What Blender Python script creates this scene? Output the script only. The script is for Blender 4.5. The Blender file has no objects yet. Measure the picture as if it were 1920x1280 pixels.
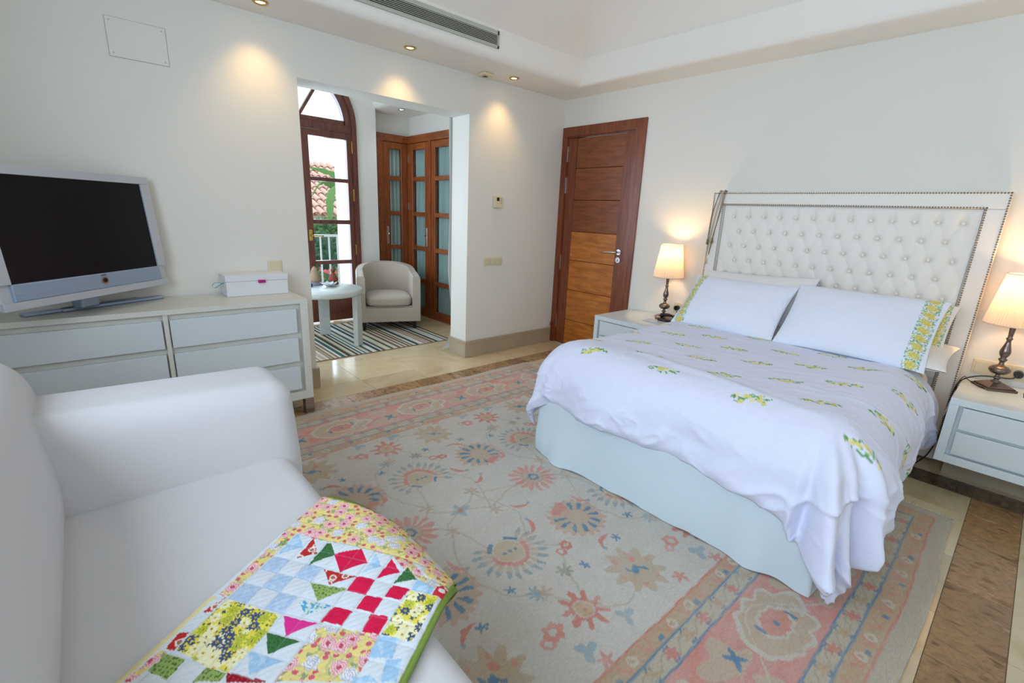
import bpy, bmesh, math, random
import numpy as np
from mathutils import Vector, Matrix
PI = math.pi
random.seed(7)
SC = bpy.context.scene
COL = SC.collection

# ------------------------------------------------------------------ camera
CP = Vector((-3.64953, -3.39218, 1.30570))
yaw, pit, rol = math.radians(47.695), math.radians(-15.1153), math.radians(2.5491)
Fv = Vector((math.cos(pit)*math.cos(yaw), math.cos(pit)*math.sin(yaw), math.sin(pit)))
R0 = Vector((math.sin(yaw), -math.cos(yaw), 0)); U0 = R0.cross(Fv)
Rv = R0*math.cos(rol) + U0*math.sin(rol); Uv = -R0*math.sin(rol) + U0*math.cos(rol)
cd = bpy.data.cameras.new('camera'); cam = bpy.data.objects.new('camera', cd); COL.objects.link(cam)
m = Matrix((Rv, Uv, -Fv)).transposed().to_4x4(); m.translation = CP
cam.matrix_world = m
cd.sensor_width = 36; cd.lens = 883.35/1920*36; cd.clip_start = .02; cd.clip_end = 200
SC.camera = cam

# ------------------------------------------------------------------ world, light, exposure
W = bpy.data.worlds.new('world'); SC.world = W; W.use_nodes = True
wn = W.node_tree; wn.nodes.clear()
tc = wn.nodes.new('ShaderNodeTexCoord'); sp = wn.nodes.new('ShaderNodeSeparateXYZ'); rp = wn.nodes.new('ShaderNodeValToRGB')
bg = wn.nodes.new('ShaderNodeBackground'); wo = wn.nodes.new('ShaderNodeOutputWorld')
wn.links.new(tc.outputs['Generated'], sp.inputs[0]); wn.links.new(sp.outputs[2], rp.inputs[0])
rp.color_ramp.elements[0].position = 0.0; rp.color_ramp.elements[0].color = (.75, .80, .82, 1)
rp.color_ramp.elements[1].position = .45; rp.color_ramp.elements[1].color = (.78, .89, 1.0, 1)
e = rp.color_ramp.elements.new(.1); e.color = (.93, .97, 1.0, 1)
wn.links.new(rp.outputs[0], bg.inputs[0]); bg.inputs[1].default_value = 1.5
wn.links.new(bg.outputs[0], wo.inputs[0])

def area(name, loc, rot, sx, sy, power, color):
    l = bpy.data.lights.new(name, 'AREA'); l.shape = 'RECTANGLE'; l.size = sx; l.size_y = sy
    l.energy = power; l.color = color
    o = bpy.data.objects.new(name, l); COL.objects.link(o); o.location = loc; o.rotation_euler = rot
    return o
DAY = (.62, .78, 1.0)
# daylight entering by the windows behind the sofa, by the windows of the near wall and by the arched balcony door
area('daylight_rear_window', (-4.60, -2.95, 1.62), (0, math.radians(-90), 0), 1.25, 2.9, 60, DAY)
area('daylight_near_window', (-2.2, -5.42, 1.57), (math.radians(90), 0, 0), 1.6, 1.25, 2.5, (.80, .88, 1.0))
area('daylight_balcony_door', (-1.85, 2.75, 1.35), (math.radians(-90), 0, 0), 1.1, 2.3, 52, DAY)
area('alcove_side_fill', (-3.22, 1.1, 1.5), (0, math.radians(-90), 0), 1.6, 1.3, 24, DAY)  # added light at an unseen side opening, brightens the alcove
SC.view_settings.view_transform = 'Standard'; SC.view_settings.look = 'None'
SC.view_settings.exposure = 0.16; SC.view_settings.gamma = 1.0; SC.view_settings.use_curve_mapping = False
try:
    SC.cycles.max_bounces = 8; SC.cycles.diffuse_bounces = 5; SC.cycles.transparent_max_bounces = 12
    SC.cycles.sample_clamp_indirect = 6; SC.cycles.use_denoising = True
    SC.cycles.caustics_reflective = False; SC.cycles.caustics_refractive = False
except Exception: pass

# ------------------------------------------------------------------ materials
def lin(c):
    return tuple(((x/255)/12.92 if x/255 <= .04045 else ((x/255+.055)/1.055)**2.4) for x in c)
def newmat(name):
    mt = bpy.data.materials.new(name); mt.use_nodes = True
    return mt, mt.node_tree, mt.node_tree.nodes['Principled BSDF']
def bump(nt, bs, scale, strength, dist=.002, stretch=None, detail=3):
    t = nt.nodes.new('ShaderNodeTexCoord'); n = nt.nodes.new('ShaderNodeTexNoise'); b = nt.nodes.new('ShaderNodeBump')
    n.inputs['Scale'].default_value = scale; n.inputs['Detail'].default_value = detail
    if stretch:
        mp = nt.nodes.new('ShaderNodeMapping'); mp.inputs['Scale'].default_value = stretch
        nt.links.new(t.outputs['Object'], mp.inputs[0]); nt.links.new(mp.outputs[0], n.inputs[0])
    else: nt.links.new(t.outputs['Object'], n.inputs[0])
    nt.links.new(n.outputs[0], b.inputs['Height']); b.inputs['Strength'].default_value = strength; b.inputs['Distance'].default_value = dist
    nt.links.new(b.outputs[0], bs.inputs['Normal'])
    return n
def mat(name, c, rough=.6, metal=0, spec=.5, bs_=None, var=.0, vscale=8, sheen=0, coat=0):
    mt, nt, bs = newmat(name)
    col = lin(c) + (1,)
    bs.inputs['Base Color'].default_value = col; bs.inputs['Roughness'].default_value = rough
    bs.inputs['Metallic'].default_value = metal; bs.inputs['Specular IOR Level'].default_value = spec
    if sheen: bs.inputs['Sheen Weight'].default_value = sheen
    if coat: bs.inputs['Coat Weight'].default_value = coat; bs.inputs['Coat Roughness'].default_value = .08
    if bs_: bump(nt, bs, *bs_)
    if var:
        t = nt.nodes.new('ShaderNodeTexCoord'); n = nt.nodes.new('ShaderNodeTexNoise'); n.inputs['Scale'].default_value = vscale; n.inputs['Detail'].default_value = 5
        mx = nt.nodes.new('ShaderNodeMix'); mx.data_type = 'RGBA'
        nt.links.new(t.outputs['Object'], n.inputs[0]); nt.links.new(n.outputs[0], mx.inputs[0])
        mx.inputs[6].default_value = tuple(x*(1-var) for x in col[:3]) + (1,); mx.inputs[7].default_value = tuple(min(1, x*(1+var)) for x in col[:3]) + (1,)
        nt.links.new(mx.outputs[2], bs.inputs['Base Color'])
    return mt
def wood(name, c1, c2, stretch=(1, 1, 1), rough=.38, scale=6, coat=.15, bumpy=.12):
    mt, nt, bs = newmat(name)
    t = nt.nodes.new('ShaderNodeTexCoord'); mp = nt.nodes.new('ShaderNodeMapping'); mp.inputs['Scale'].default_value = stretch
    oi = nt.nodes.new('ShaderNodeObjectInfo'); vm = nt.nodes.new('ShaderNodeVectorMath'); vm.operation = 'ADD'
    nt.links.new(t.outputs['Object'], vm.inputs[0]); ml = nt.nodes.new('ShaderNodeMath'); ml.operation = 'MULTIPLY'; ml.inputs[1].default_value = 9
    nt.links.new(oi.outputs['Random'], ml.inputs[0]); nt.links.new(ml.outputs[0], vm.inputs[1])
    nt.links.new(vm.outputs[0], mp.inputs[0])
    n = nt.nodes.new('ShaderNodeTexNoise'); n.inputs['Scale'].default_value = scale; n.inputs['Detail'].default_value = 7; n.inputs['Distortion'].default_value = .6
    nt.links.new(mp.outputs[0], n.inputs[0])
    r = nt.nodes.new('ShaderNodeValToRGB'); nt.links.new(n.outputs[0], r.inputs[0])
    r.color_ramp.elements[0].position = .33; r.color_ramp.elements[0].color = lin(c1)+(1,)
    r.color_ramp.elements[1].position = .68; r.color_ramp.elements[1].color = lin(c2)+(1,)
    nt.links.new(r.outputs[0], bs.inputs['Base Color']); bs.inputs['Roughness'].default_value = rough
    bs.inputs['Coat Weight'].default_value = coat; bs.inputs['Coat Roughness'].default_value = .15
    b = nt.nodes.new('ShaderNodeBump'); b.inputs['Strength'].default_value = bumpy; b.inputs['Distance'].default_value = .001
    nt.links.new(n.outputs[0], b.inputs['Height']); nt.links.new(b.outputs[0], bs.inputs['Normal'])
    return mt
def stone(name, ramp, scale, rough, stretch=(1, 1, 1), pit=False, dist=1.2):
    mt, nt, bs = newmat(name)
    g = nt.nodes.new('ShaderNodeNewGeometry'); mp = nt.nodes.new('ShaderNodeMapping'); mp.inputs['Scale'].default_value = stretch
    oi = nt.nodes.new('ShaderNodeObjectInfo'); vm = nt.nodes.new('ShaderNodeVectorMath'); vm.operation = 'ADD'
    ml = nt.nodes.new('ShaderNodeMath'); ml.operation = 'MULTIPLY'; ml.inputs[1].default_value = 17
    nt.links.new(oi.outputs['Random'], ml.inputs[0]); nt.links.new(ml.outputs[0], vm.inputs[1]); nt.links.new(g.outputs['Position'], vm.inputs[0])
    nt.links.new(vm.outputs[0], mp.inputs[0])
    n = nt.nodes.new('ShaderNodeTexNoise'); n.inputs['Scale'].default_value = scale; n.inputs['Detail'].default_value = 9; n.inputs['Roughness'].default_value = .62; n.inputs['Distortion'].default_value = dist
    nt.links.new(mp.outputs[0], n.inputs[0])
    r = nt.nodes.new('ShaderNodeValToRGB'); nt.links.new(n.outputs[0], r.inputs[0])
    els = r.color_ramp.elements
    els[0].position = ramp[0][0]; els[0].color = lin(ramp[0][1])+(1,)
    els[1].position = ramp[-1][0]; els[1].color = lin(ramp[-1][1])+(1,)
    for p_, c_ in ramp[1:-1]:
        e_ = els.new(p_); e_.color = lin(c_)+(1,)
    hv = nt.nodes.new('ShaderNodeHueSaturation'); mr = nt.nodes.new('ShaderNodeMapRange')
    mr.inputs[3].default_value = .72 if pit else .9; mr.inputs[4].default_value = 1.18 if pit else 1.08
    nt.links.new(oi.outputs['Random'], mr.inputs[0]); nt.links.new(mr.outputs[0], hv.inputs['Value']); nt.links.new(r.outputs[0], hv.inputs['Color'])
    nt.links.new(hv.outputs[0], bs.inputs['Base Color'])
    bs.inputs['Roughness'].default_value = rough
    if pit:
        mr2 = nt.nodes.new('ShaderNodeMapRange'); mr2.inputs[1].default_value = .3; mr2.inputs[2].default_value = .6; mr2.inputs[3].default_value = rough+.25; mr2.inputs[4].default_value = rough
        nt.links.new(n.outputs[0], mr2.inputs[0]); nt.links.new(mr2.outputs[0], bs.inputs['Roughness'])
        b = nt.nodes.new('ShaderNodeBump'); b.inputs['Strength'].default_value = .35; b.inputs['Distance'].default_value = .002
        nt.links.new(n.outputs[0], b.inputs['Height']); nt.links.new(b.outputs[0], bs.inputs['Normal'])
    return mt
def vcol(name, rough=.85, bscale=500, bstr=.3, var=.1, vscale=300, stretch=(1, 1, 1), sheen=0, bdist=.001):
    mt, nt, bs = newmat(name)
    a = nt.nodes.new('ShaderNodeAttribute'); a.attribute_name = 'Col'
    t = nt.nodes.new('ShaderNodeTexCoord'); mp = nt.nodes.new('ShaderNodeMapping'); mp.inputs['Scale'].default_value = stretch
    n = nt.nodes.new('ShaderNodeTexNoise'); n.inputs['Scale'].default_value = vscale; n.inputs['Detail'].default_value = 4
    nt.links.new(t.outputs['Object'], mp.inputs[0]); nt.links.new(mp.outputs[0], n.inputs[0])
    hv = nt.nodes.new('ShaderNodeHueSaturation'); mr = nt.nodes.new('ShaderNodeMapRange')
    mr.inputs[1].default_value = .3; mr.inputs[2].default_value = .7; mr.inputs[3].default_value = 1-var; mr.inputs[4].default_value = 1+var
    nt.links.new(n.outputs[0], mr.inputs[0]); nt.links.new(mr.outputs[0], hv.inputs['Value']); nt.links.new(a.outputs['Color'], hv.inputs['Color'])
    nt.links.new(hv.outputs[0], bs.inputs['Base Color']); bs.inputs['Roughness'].default_value = rough; bs.inputs['Specular IOR Level'].default_value = .2
    if sheen: bs.inputs['Sheen Weight'].default_value = sheen
    n2 = nt.nodes.new('ShaderNodeTexNoise'); n2.inputs['Scale'].default_value = bscale; b = nt.nodes.new('ShaderNodeBump')
    nt.links.new(mp.outputs[0], n2.inputs[0]); nt.links.new(n2.outputs[0], b.inputs['Height']); b.inputs['Strength'].default_value = bstr; b.inputs['Distance'].default_value = bdist
    nt.links.new(b.outputs[0], bs.inputs['Normal'])
    return mt
def emis(name, c, s):
    mt, nt, bs = newmat(name); bs.inputs['Base Color'].default_value = (0, 0, 0, 1)
    bs.inputs['Emission Color'].default_value = c + (1,); bs.inputs['Emission Strength'].default_value = s
    return mt
def glassm(name):
    mt, nt, bs = newmat(name)
    tr = nt.nodes.new('ShaderNodeBsdfTransparent'); gl = nt.nodes.new('ShaderNodeBsdfGlossy'); mx = nt.nodes.new('ShaderNodeMixShader'); fr = nt.nodes.new('ShaderNodeFresnel')
    gl.inputs['Roughness'].default_value = .02; fr.inputs[0].default_value = 1.45; tr.inputs[0].default_value = (.97, .985, .98, 1)
    ge = nt.nodes.new('ShaderNodeNewGeometry'); iv = nt.nodes.new('ShaderNodeMath'); iv.operation = 'SUBTRACT'; iv.inputs[0].default_value = 1; mu = nt.nodes.new('ShaderNodeMath'); mu.operation = 'MULTIPLY'
    nt.links.new(ge.outputs['Backfacing'], iv.inputs[1]); nt.links.new(iv.outputs[0], mu.inputs[0]); nt.links.new(fr.outputs[0], mu.inputs[1])
    nt.links.new(mu.outputs[0], mx.inputs[0]); nt.links.new(tr.outputs[0], mx.inputs[1]); nt.links.new(gl.outputs[0], mx.inputs[2])
    nt.links.new(mx.outputs[0], nt.nodes['Material Output'].inputs[0])
    return mt
def transl(name, c, fac=.5, rough=.8):
    mt, nt, bs = newmat(name)
    bs.inputs['Base Color'].default_value = lin(c)+(1,); bs.inputs['Roughness'].default_value = rough
    t = nt.nodes.new('ShaderNodeBsdfTranslucent'); t.inputs[0].default_value = lin(c)+(1,); mx = nt.nodes.new('ShaderNodeMixShader'); mx.inputs[0].default_value = fac
    nt.links.new(bs.outputs[0], mx.inputs[1]); nt.links.new(t.outputs[0], mx.inputs[2]); nt.links.new(mx.outputs[0], nt.nodes['Material Output'].inputs[0])
    return mt

M = {}
M['wall'] = mat('plaster_white', (230, 228, 219), .62, bs_=(140, .05, .001), spec=.35)
M['ceil'] = mat('ceiling_white', (240, 236, 228), .8, bs_=(60, .03, .001))
M['ext'] = mat('exterior_white', (232, 236, 238), .85, bs_=(30, .2, .003))
M['base'] = stone('beige_limestone', [(.3, (176, 160, 136)), (.7, (190, 174, 150))], 5, .4)
M['tile'] = stone('cream_marble', [(.25, (186, 162, 124)), (.45, (206, 186, 150)), (.6, (212, 194, 160)), (.8, (196, 172, 132))], 2.2, .12, (1, 1.4, 1))
M['brown'] = stone('brown_travertine', [(.28, (84, 56, 34)), (.40, (130, 96, 62)), (.5, (170, 134, 92)), (.58, (146, 110, 72)), (.66, (178, 144, 104)), (.74, (206, 192, 170))], 11, .24, (2.2, 1.0, 1), True, .35)
M['dkbrown'] = stone('dark_travertine', [(.28, (60, 42, 28)), (.45, (98, 76, 54)), (.6, (120, 96, 70)), (.78, (156, 136, 110))], 12, .2, (1.2, 1.8, 1), True)
M['grout'] = mat('grout', (120, 104, 82), .8)
M['dwood'] = wood('dark_mahogany', (104, 46, 20), (138, 70, 34), (7, 7, .7))
M['dwood_h'] = wood('dark_mahogany_across', (112, 54, 24), (142, 76, 36), (7, .8, 7))
M['lwood_h'] = wood('honey_iroko_across', (164, 92, 28), (200, 124, 48), (5, .9, 5))
M['awood'] = wood('alcove_iroko', (118, 56, 22), (154, 82, 38), (7, 7, .7))
M['awood_h'] = wood('alcove_iroko_across', (124, 62, 24), (158, 88, 40), (7, .9, 7))
M['bwood'] = wood('balcony_door_mahogany', (84, 42, 30), (112, 60, 44), (7, 7, .7))
M['lac'] = wood('white_limed_oak', (214, 214, 202), (222, 221, 210), (1, 8, 8), .42, 14, .1, .25)
M['lacfront'] = mat('white_lacquer_front', (214, 222, 224), .3, spec=.5, coat=.1)
M['nslac'] = mat('nightstand_lacquer', (214, 224, 226), .35, bs_=(40, .05, .001))
M['steel'] = mat('brushed_steel', (176, 168, 160), .28, 1)
M['chrome'] = mat('chrome', (205, 205, 205), .18, 1)
M['brass'] = mat('brass', (205, 170, 90), .25, 1)
M['bronze'] = mat('bronze_dark', (128, 112, 106), .26, .85, bs_=(60, .1, .001))
M['black'] = mat('black_plastic', (22, 21, 24), .25)
M['screen'] = mat('tv_screen', (13, 11, 16), .3, spec=.22)
M['silver'] = mat('silver_plastic', (196, 200, 208), .35, .25)
M['tvgrey'] = mat('tv_speaker_grey', (158, 176, 196), .4, .2)
M['tvfoot'] = mat('tv_foot_alu', (158, 176, 200), .35, .4)
M['sofa'] = mat('sofa_twill', (208, 206, 206), .85, bs_=(420, .25, .001), spec=.2, sheen=.2)
M['white_box'] = mat('white_card', (226, 228, 232), .55)
M['turq'] = mat('turquoise_ribbon', (20, 165, 185), .5)
M['mag'] = mat('magenta_ribbon', (178, 8, 118), .5)
M['cream'] = mat('cream_plastic', (226, 212, 176), .4)
M['cream_d'] = mat('cream_plastic_key', (214, 206, 176), .4)  # slightly darker cream for switch rockers and socket inserts
M['ivory'] = mat('ivory_leatherette', (238, 233, 224), .5, bs_=(250, .1, .001), spec=.35)
M['nail'] = mat('antique_nickel_nails', (150, 132, 106), .35, .9)
M['skirt'] = mat('bed_skirt_cotton', (214, 226, 230), .9, bs_=(90, .12, .002), spec=.15)
M['linen'] = mat('white_linen', (236, 236, 238), .9, bs_=(60, .2, .003), spec=.15)
M['blinen'] = mat('beige_pillow_cotton', (206, 200, 188), .9, bs_=(60, .2, .003), spec=.15)
M['chairf'] = mat('tub_chair_weave', (186, 174, 158), .9, bs_=(350, .5, .001), var=.12, vscale=120, sheen=.2)
M['dkleg'] = mat('dark_leg', (34, 22, 20), .35)
M['table'] = wood('grey_white_table', (192, 200, 196), (208, 214, 208), (2, 7, 7), .4, 8, .1, .2)
M['glass'] = glassm('window_glass')
M['curtain'] = mat('celadon_voile', (150, 172, 168), .9, bs_=(300, .3, .001), spec=.1)
M['wcurtain'] = mat('white_curtain', (224, 226, 222), .9, bs_=(80, .1, .001), spec=.1)
M['shade'] = transl('pleated_shade', (244, 228, 204), .24)
M['bulb'] = emis('warm_bulb', (1, .72, .36), 5)
M['spot'] = emis('downlight_bulb', (1, .74, .38), 14)
M['spotw'] = emis('downlight_bulb_cool', (.9, .95, 1), 14)
M['vent'] = mat('vent_aluminium', (182, 184, 172), .5)
M['ventdark'] = mat('vent_cavity', (20, 16, 14), .9)
M['railw'] = mat('white_railing', (225, 230, 232), .5)
M['terra'] = mat('terracotta_tile', (232, 196, 178), .85, var=.2, vscale=3)
M['leaf'] = mat('shrub_leaf', (92, 132, 62), .6, var=.35, vscale=4)
M['leafd'] = mat('shrub_leaf_dark', (54, 98, 66), .6, var=.3, vscale=4)
M['banana'] = mat('banana_leaf', (112, 158, 84), .5, var=.2, vscale=6)
M['pinkf'] = mat('pink_blossom', (228, 96, 110), .6)
M['clay'] = mat('clay_figure', (168, 140, 112), .8, var=.3, vscale=60)
M['claygrey'] = mat('grey_stone_base', (120, 120, 130), .7)
M['cloak'] = mat('red_cloak', (142, 62, 44), .7, var=.3, vscale=40)
M['headc'] = mat('brown_clay_head', (110, 74, 52), .6)
M['shell'] = mat('white_porcelain', (216, 220, 222), .35)
M['rug'] = vcol('oriental_rug_wool', .95, 900, .5, .13, 160, (.35, 3.0, 1), .15)
M['quilt'] = vcol('quilt_cotton', .85, 350, .25, .04, 200)
M['duvet'] = vcol('duvet_percale', .85, 24, .22, .01, 40, bdist=.012)
M['pillow'] = vcol('pillowcase_percale', .85, 30, .2, .01, 40, bdist=.008)
M['stripe'] = vcol('striped_rug_wool', .95, 700, .4, .12, 60, (6, .5, 1))
M['beads'] = mat('bronze_beads', (132, 116, 88), .35, .6)
M['beads2'] = mat('pale_beads', (208, 188, 150), .35, .2)
M['book'] = mat('book_cover', (176, 190, 204), .3)
M['gblue'] = mat('dark_blue_glassware', (44, 50, 84), .2)
M['green_edge'] = mat('green_binding', (122, 148, 62), .85)

# ------------------------------------------------------------------ mesh helpers
def link(name, me, m, parent=None, smooth=False):
    o = bpy.data.objects.new(name, me); COL.objects.link(o)
    if m is not None: me.materials.append(m)
    if parent is not None: o.parent = parent
    if smooth:
        me.polygons.foreach_set('use_smooth', [True]*len(me.polygons))
    return o
def mesh_from(bm, name):
    me = bpy.data.meshes.new(name); bm.normal_update(); bm.to_mesh(me); bm.free(); return me
def tag(o, label=None, cat=None, group=None, kind=None):
    if label: o['label'] = label
    if cat: o['category'] = cat
    if group: o['group'] = group
    if kind: o['kind'] = kind
    return o
def thing(name, label, cat, loc=(0, 0, 0), rz=0, group=None):
    o = bpy.data.objects.new(name, None); COL.objects.link(o); o.location = loc; o.rotation_euler = (0, 0, rz); o.empty_display_size = .05
    return tag(o, label, cat, group)
def bbox_bm(bm, x0, x1, y0, y1, z0, z1, bev=0, seg=2, M4=None):
    r = bmesh.ops.create_cube(bm, size=1)
    vs = r['verts']
    for v in vs:
        v.co = Vector(((x0+x1)/2 + v.co.x*(x1-x0), (y0+y1)/2 + v.co.y*(y1-y0), (z0+z1)/2 + v.co.z*(z1-z0)))
    if bev:
        es = list({e for v in vs for e in v.link_edges})
        rr = bmesh.ops.bevel(bm, geom=es, offset=bev, segments=seg, profile=.5, affect='EDGES')
        vs = list({v for f in rr['faces'] for v in f.verts} | {v for v in vs if v.is_valid})
    if M4 is not None:
        for v in vs: v.co = M4 @ v.co
    return vs
def box(name, x0, x1, y0, y1, z0, z1, m, parent=None, bev=0, seg=2, smooth=False):
    bm = bmesh.new(); bbox_bm(bm, x0, x1, y0, y1, z0, z1, bev, seg)
    return link(name, mesh_from(bm, name), m, parent, smooth)
def boxes(name, L, m, parent=None, bev=0):
    bm = bmesh.new()
    for b in L: bbox_bm(bm, *b, bev=bev)
    return link(name, mesh_from(bm, name), m, parent)
def lathe(name, prof, m, parent=None, n=32, loc=(0, 0, 0), cap=True):
    vs = []; fs = []
    for r, z in prof:
        for i in range(n):
            a = 2*PI*i/n; vs.append((loc[0]+r*math.cos(a), loc[1]+r*math.sin(a), loc[2]+z))
    for j in range(len(prof)-1):
        for i in range(n):
            fs.append((j*n+i, j*n+(i+1) % n, (j+1)*n+(i+1) % n, (j+1)*n+i))
    if cap:
        fs.append(tuple(range(n))[::-1]); fs.append(tuple((len(prof)-1)*n+i for i in range(n)))
    me = bpy.data.meshes.new(name); me.from_pydata(vs, [], fs); me.update()
    return link(name, me, m, parent, True)
def tube_bm(bm, pts, r, n=8):
    pts = [Vector(p) for p in pts]; rings = []
    for i, p in enumerate(pts):
        d = (pts[min(i+1, len(pts)-1)] - pts[max(i-1, 0)]).normalized()
        a = d.cross(Vector((0, 0, 1)))
        if a.length < 1e-3: a = d.cross(Vector((1, 0, 0)))
        a.normalize(); b = d.cross(a)
        rr = r[i] if isinstance(r, (list, tuple)) else r
        rings.append([bm.verts.new(p + a*rr*math.cos(2*PI*k/n) + b*rr*math.sin(2*PI*k/n)) for k in range(n)])
    for i in range(len(rings)-1):
        for k in range(n): bm.faces.new((rings[i][k], rings[i][(k+1) % n], rings[i+1][(k+1) % n], rings[i+1][k]))
    bm.faces.new(rings[0][::-1]); bm.faces.new(rings[-1])
def tube(name, pts, r, m, parent=None, n=8):
    bm = bmesh.new(); tube_bm(bm, pts, r, n); bmesh.ops.recalc_face_normals(bm, faces=bm.faces)
    return link(name, mesh_from(bm, name), m, parent, True)
def smoothpath(P, k=8):
    P = [Vector(p) for p in P]; out = []
    for i in range(len(P)-1):
        p0 = P[max(i-1, 0)]; p1 = P[i]; p2 = P[i+1]; p3 = P[min(i+2, len(P)-1)]
        for j in range(k):
            t = j/k
            out.append(.5*((2*p1)+(p2-p0)*t+(2*p0-5*p1+4*p2-p3)*t*t+(-p0+3*p1-3*p2+p3)*t**3))
    out.append(P[-1]); return out
def prism(name, outline, axis, a0, a1, m, parent=None, holes=(), smooth=False):
    """extrude a 2-D polygon (with optional holes, filled by triangulation) along an axis"""
    bm = bmesh.new(); loops = [outline] + list(holes); edges = []
    def P(u, v, a):
        return {'y': (u, a, v), 'x': (a, u, v), 'z': (u, v, a)}[axis]
    for lp in loops:
        vs = [bm.verts.new(P(u, v, a0)) for u, v in lp]
        for i in range(len(vs)): edges.append(bm.edges.new((vs[i], vs[(i+1) % len(vs)])))
    r = bmesh.ops.triangle_fill(bm, use_beauty=True, edges=edges)
    fs = [g for g in r['geom'] if isinstance(g, bmesh.types.BMFace)]
    ex = bmesh.ops.extrude_face_region(bm, geom=fs)
    d = Vector(P(0, 0, a1)) - Vector(P(0, 0, a0))
    for g in ex['geom']:
        if isinstance(g, bmesh.types.BMVert): g.co += d
    bmesh.ops.recalc_face_normals(bm, faces=bm.faces)
    return link(name, mesh_from(bm, name), m, parent, smooth)
def gridmesh(name, X, Y, Z, m, parent=None, col=None, wrap=False, mask=None):
    """structured grid of numpy arrays -> smooth quad mesh with optional point colours"""
    a, b = X.shape; co = np.stack([X, Y, Z], -1).reshape(-1, 3)
    i = np.arange(a-1)[:, None]; j = np.arange(b if wrap else b-1)[None, :]
    j2 = (j+1) % b
    q = np.stack([i*b+j, (i+1)*b+j, (i+1)*b+j2, i*b+j2], -1).reshape(-1, 4)
    if mask is not None: q = q[mask.reshape(-1)]
    me = bpy.data.meshes.new(name); me.vertices.add(len(co)); me.vertices.foreach_set('co', co.ravel().astype(np.float32))
    me.loops.add(q.size); me.loops.foreach_set('vertex_index', q.ravel().astype(np.int32))
    me.polygons.add(len(q)); me.polygons.foreach_set('loop_start', np.arange(0, q.size, 4, dtype=np.int32))
    me.update(calc_edges=True); me.validate()
    me.polygons.foreach_set('use_smooth', np.ones(len(me.polygons), dtype=bool))
    if col is not None:
        at = me.color_attributes.new('Col', 'FLOAT_COLOR', 'POINT')
        c = np.concatenate([col.reshape(-1, 3), np.ones((len(co), 1))], 1); at.data.foreach_set('color', c.ravel().astype(np.float32))
    return link(name, me, m, parent)
_rng = np.random.RandomState(3); _H = _rng.rand(256, 256)
def vn(x, y, s=0):
    x = x + s*17.3; y = y + s*9.7
    xi = np.floor(x).astype(int); yi = np.floor(y).astype(int); fx = x-xi; fy = y-yi
    fx = fx*fx*(3-2*fx); fy = fy*fy*(3-2*fy); g = lambda a, b: _H[a & 255, b & 255]
    return (g(xi, yi)*(1-fx)+g(xi+1, yi)*fx)*(1-fy)+(g(xi, yi+1)*(1-fx)+g(xi+1, yi+1)*fx)*fy - .5
def fbm(x, y, o=4, s=0):
    r = 0; a = 1
    for k in range(o): r = r + a*vn(x*2**k, y*2**k, s+k); a *= .5
    return r
def LC(c): return np.array(lin(c))
def paint(C, mask, c):
    """blend colour c where mask in 0..1"""
    mk = np.clip(mask, 0, 1)[..., None]; C[:] = C*(1-mk) + LC(c)*mk
def copy_tree(o, parent=None):
    c = o.copy(); COL.objects.link(c); c.parent = parent
    for ch in list(o.children): copy_tree(ch, c)
    return c

# ------------------------------------------------------------------ room shell
XL, XR, YA, YN, H = -4.35, 0.0, 0.0, -5.15, 2.375
XA, XB, OH = -2.4956, -1.1433, 2.078       # opening to the alcove
S = lambda o: tag(o, kind='structure')
S(prism('wall_left', [(XL-.3, 0), (XA, 0), (XA, OH), (XB, OH), (XB, 0), (.25, 0), (.25, 3.5), (XL-.3, 3.5)], 'y', YA, YA+.24, M['wall']))
S(prism('wall_right', [(YN-.3, 0), (-.835, 0), (-.835, 2.045), (-.06, 2.045), (-.06, 0), (0, 0), (0, 3.5), (YN-.3, 3.5)], 'x', 0, .25, M['wall']))
S(prism('wall_rear', [(YN-.3, 0), (0, 0), (0, 3.5), (YN-.3, 3.5)], 'x', XL-.25, XL, M['wall'], holes=[[(-4.4, .98), (-1.5, .98), (-1.5, 2.28), (-4.4, 2.28)]]))
S(prism('wall_near', [(XL, 0), (0, 0), (0, 3.5), (XL, 3.5)], 'y', YN-.25, YN, M['wall'], holes=[[(-3.0, .95), (-1.4, .95), (-1.4, 2.2), (-3.0, 2.2)]]))
# windows outside the photograph's frame: the openings daylight comes through
def simple_window(n, x0, x1, y0, y1, z0, z1, nm):
    w = S(thing('window_%d' % n, None, None)); t = .05
    if x1-x0 < y1-y0:
        boxes('window_frame', [(x0, x1, y0, y0+t, z0, z1), (x0, x1, y1-t, y1, z0, z1), (x0, x1, y0, y1, z0, z0+t), (x0, x1, y0, y1, z1-t, z1), (x0, x1, (y0+y1)/2-.03, (y0+y1)/2+.03, z0, z1)], M['bwood'], w)
    else:
        boxes('window_frame', [(x0, x0+t, y0, y1, z0, z1), (x1-t, x1, y0, y1, z0, z1), (x0, x1, y0, y1, z0, z0+t), (x0, x1, y0, y1, z1-t, z1), ((x0+x1)/2-.03, (x0+x1)/2+.03, y0, y1, z0, z1)], M['bwood'], w)
simple_window(1, XL-.15, XL-.08, -4.4, -1.5, .98, 2.28, 'a')
simple_window(2, -3.0, -1.4, YN-.15, YN-.08, .95, 2.2, 'b')

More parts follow.
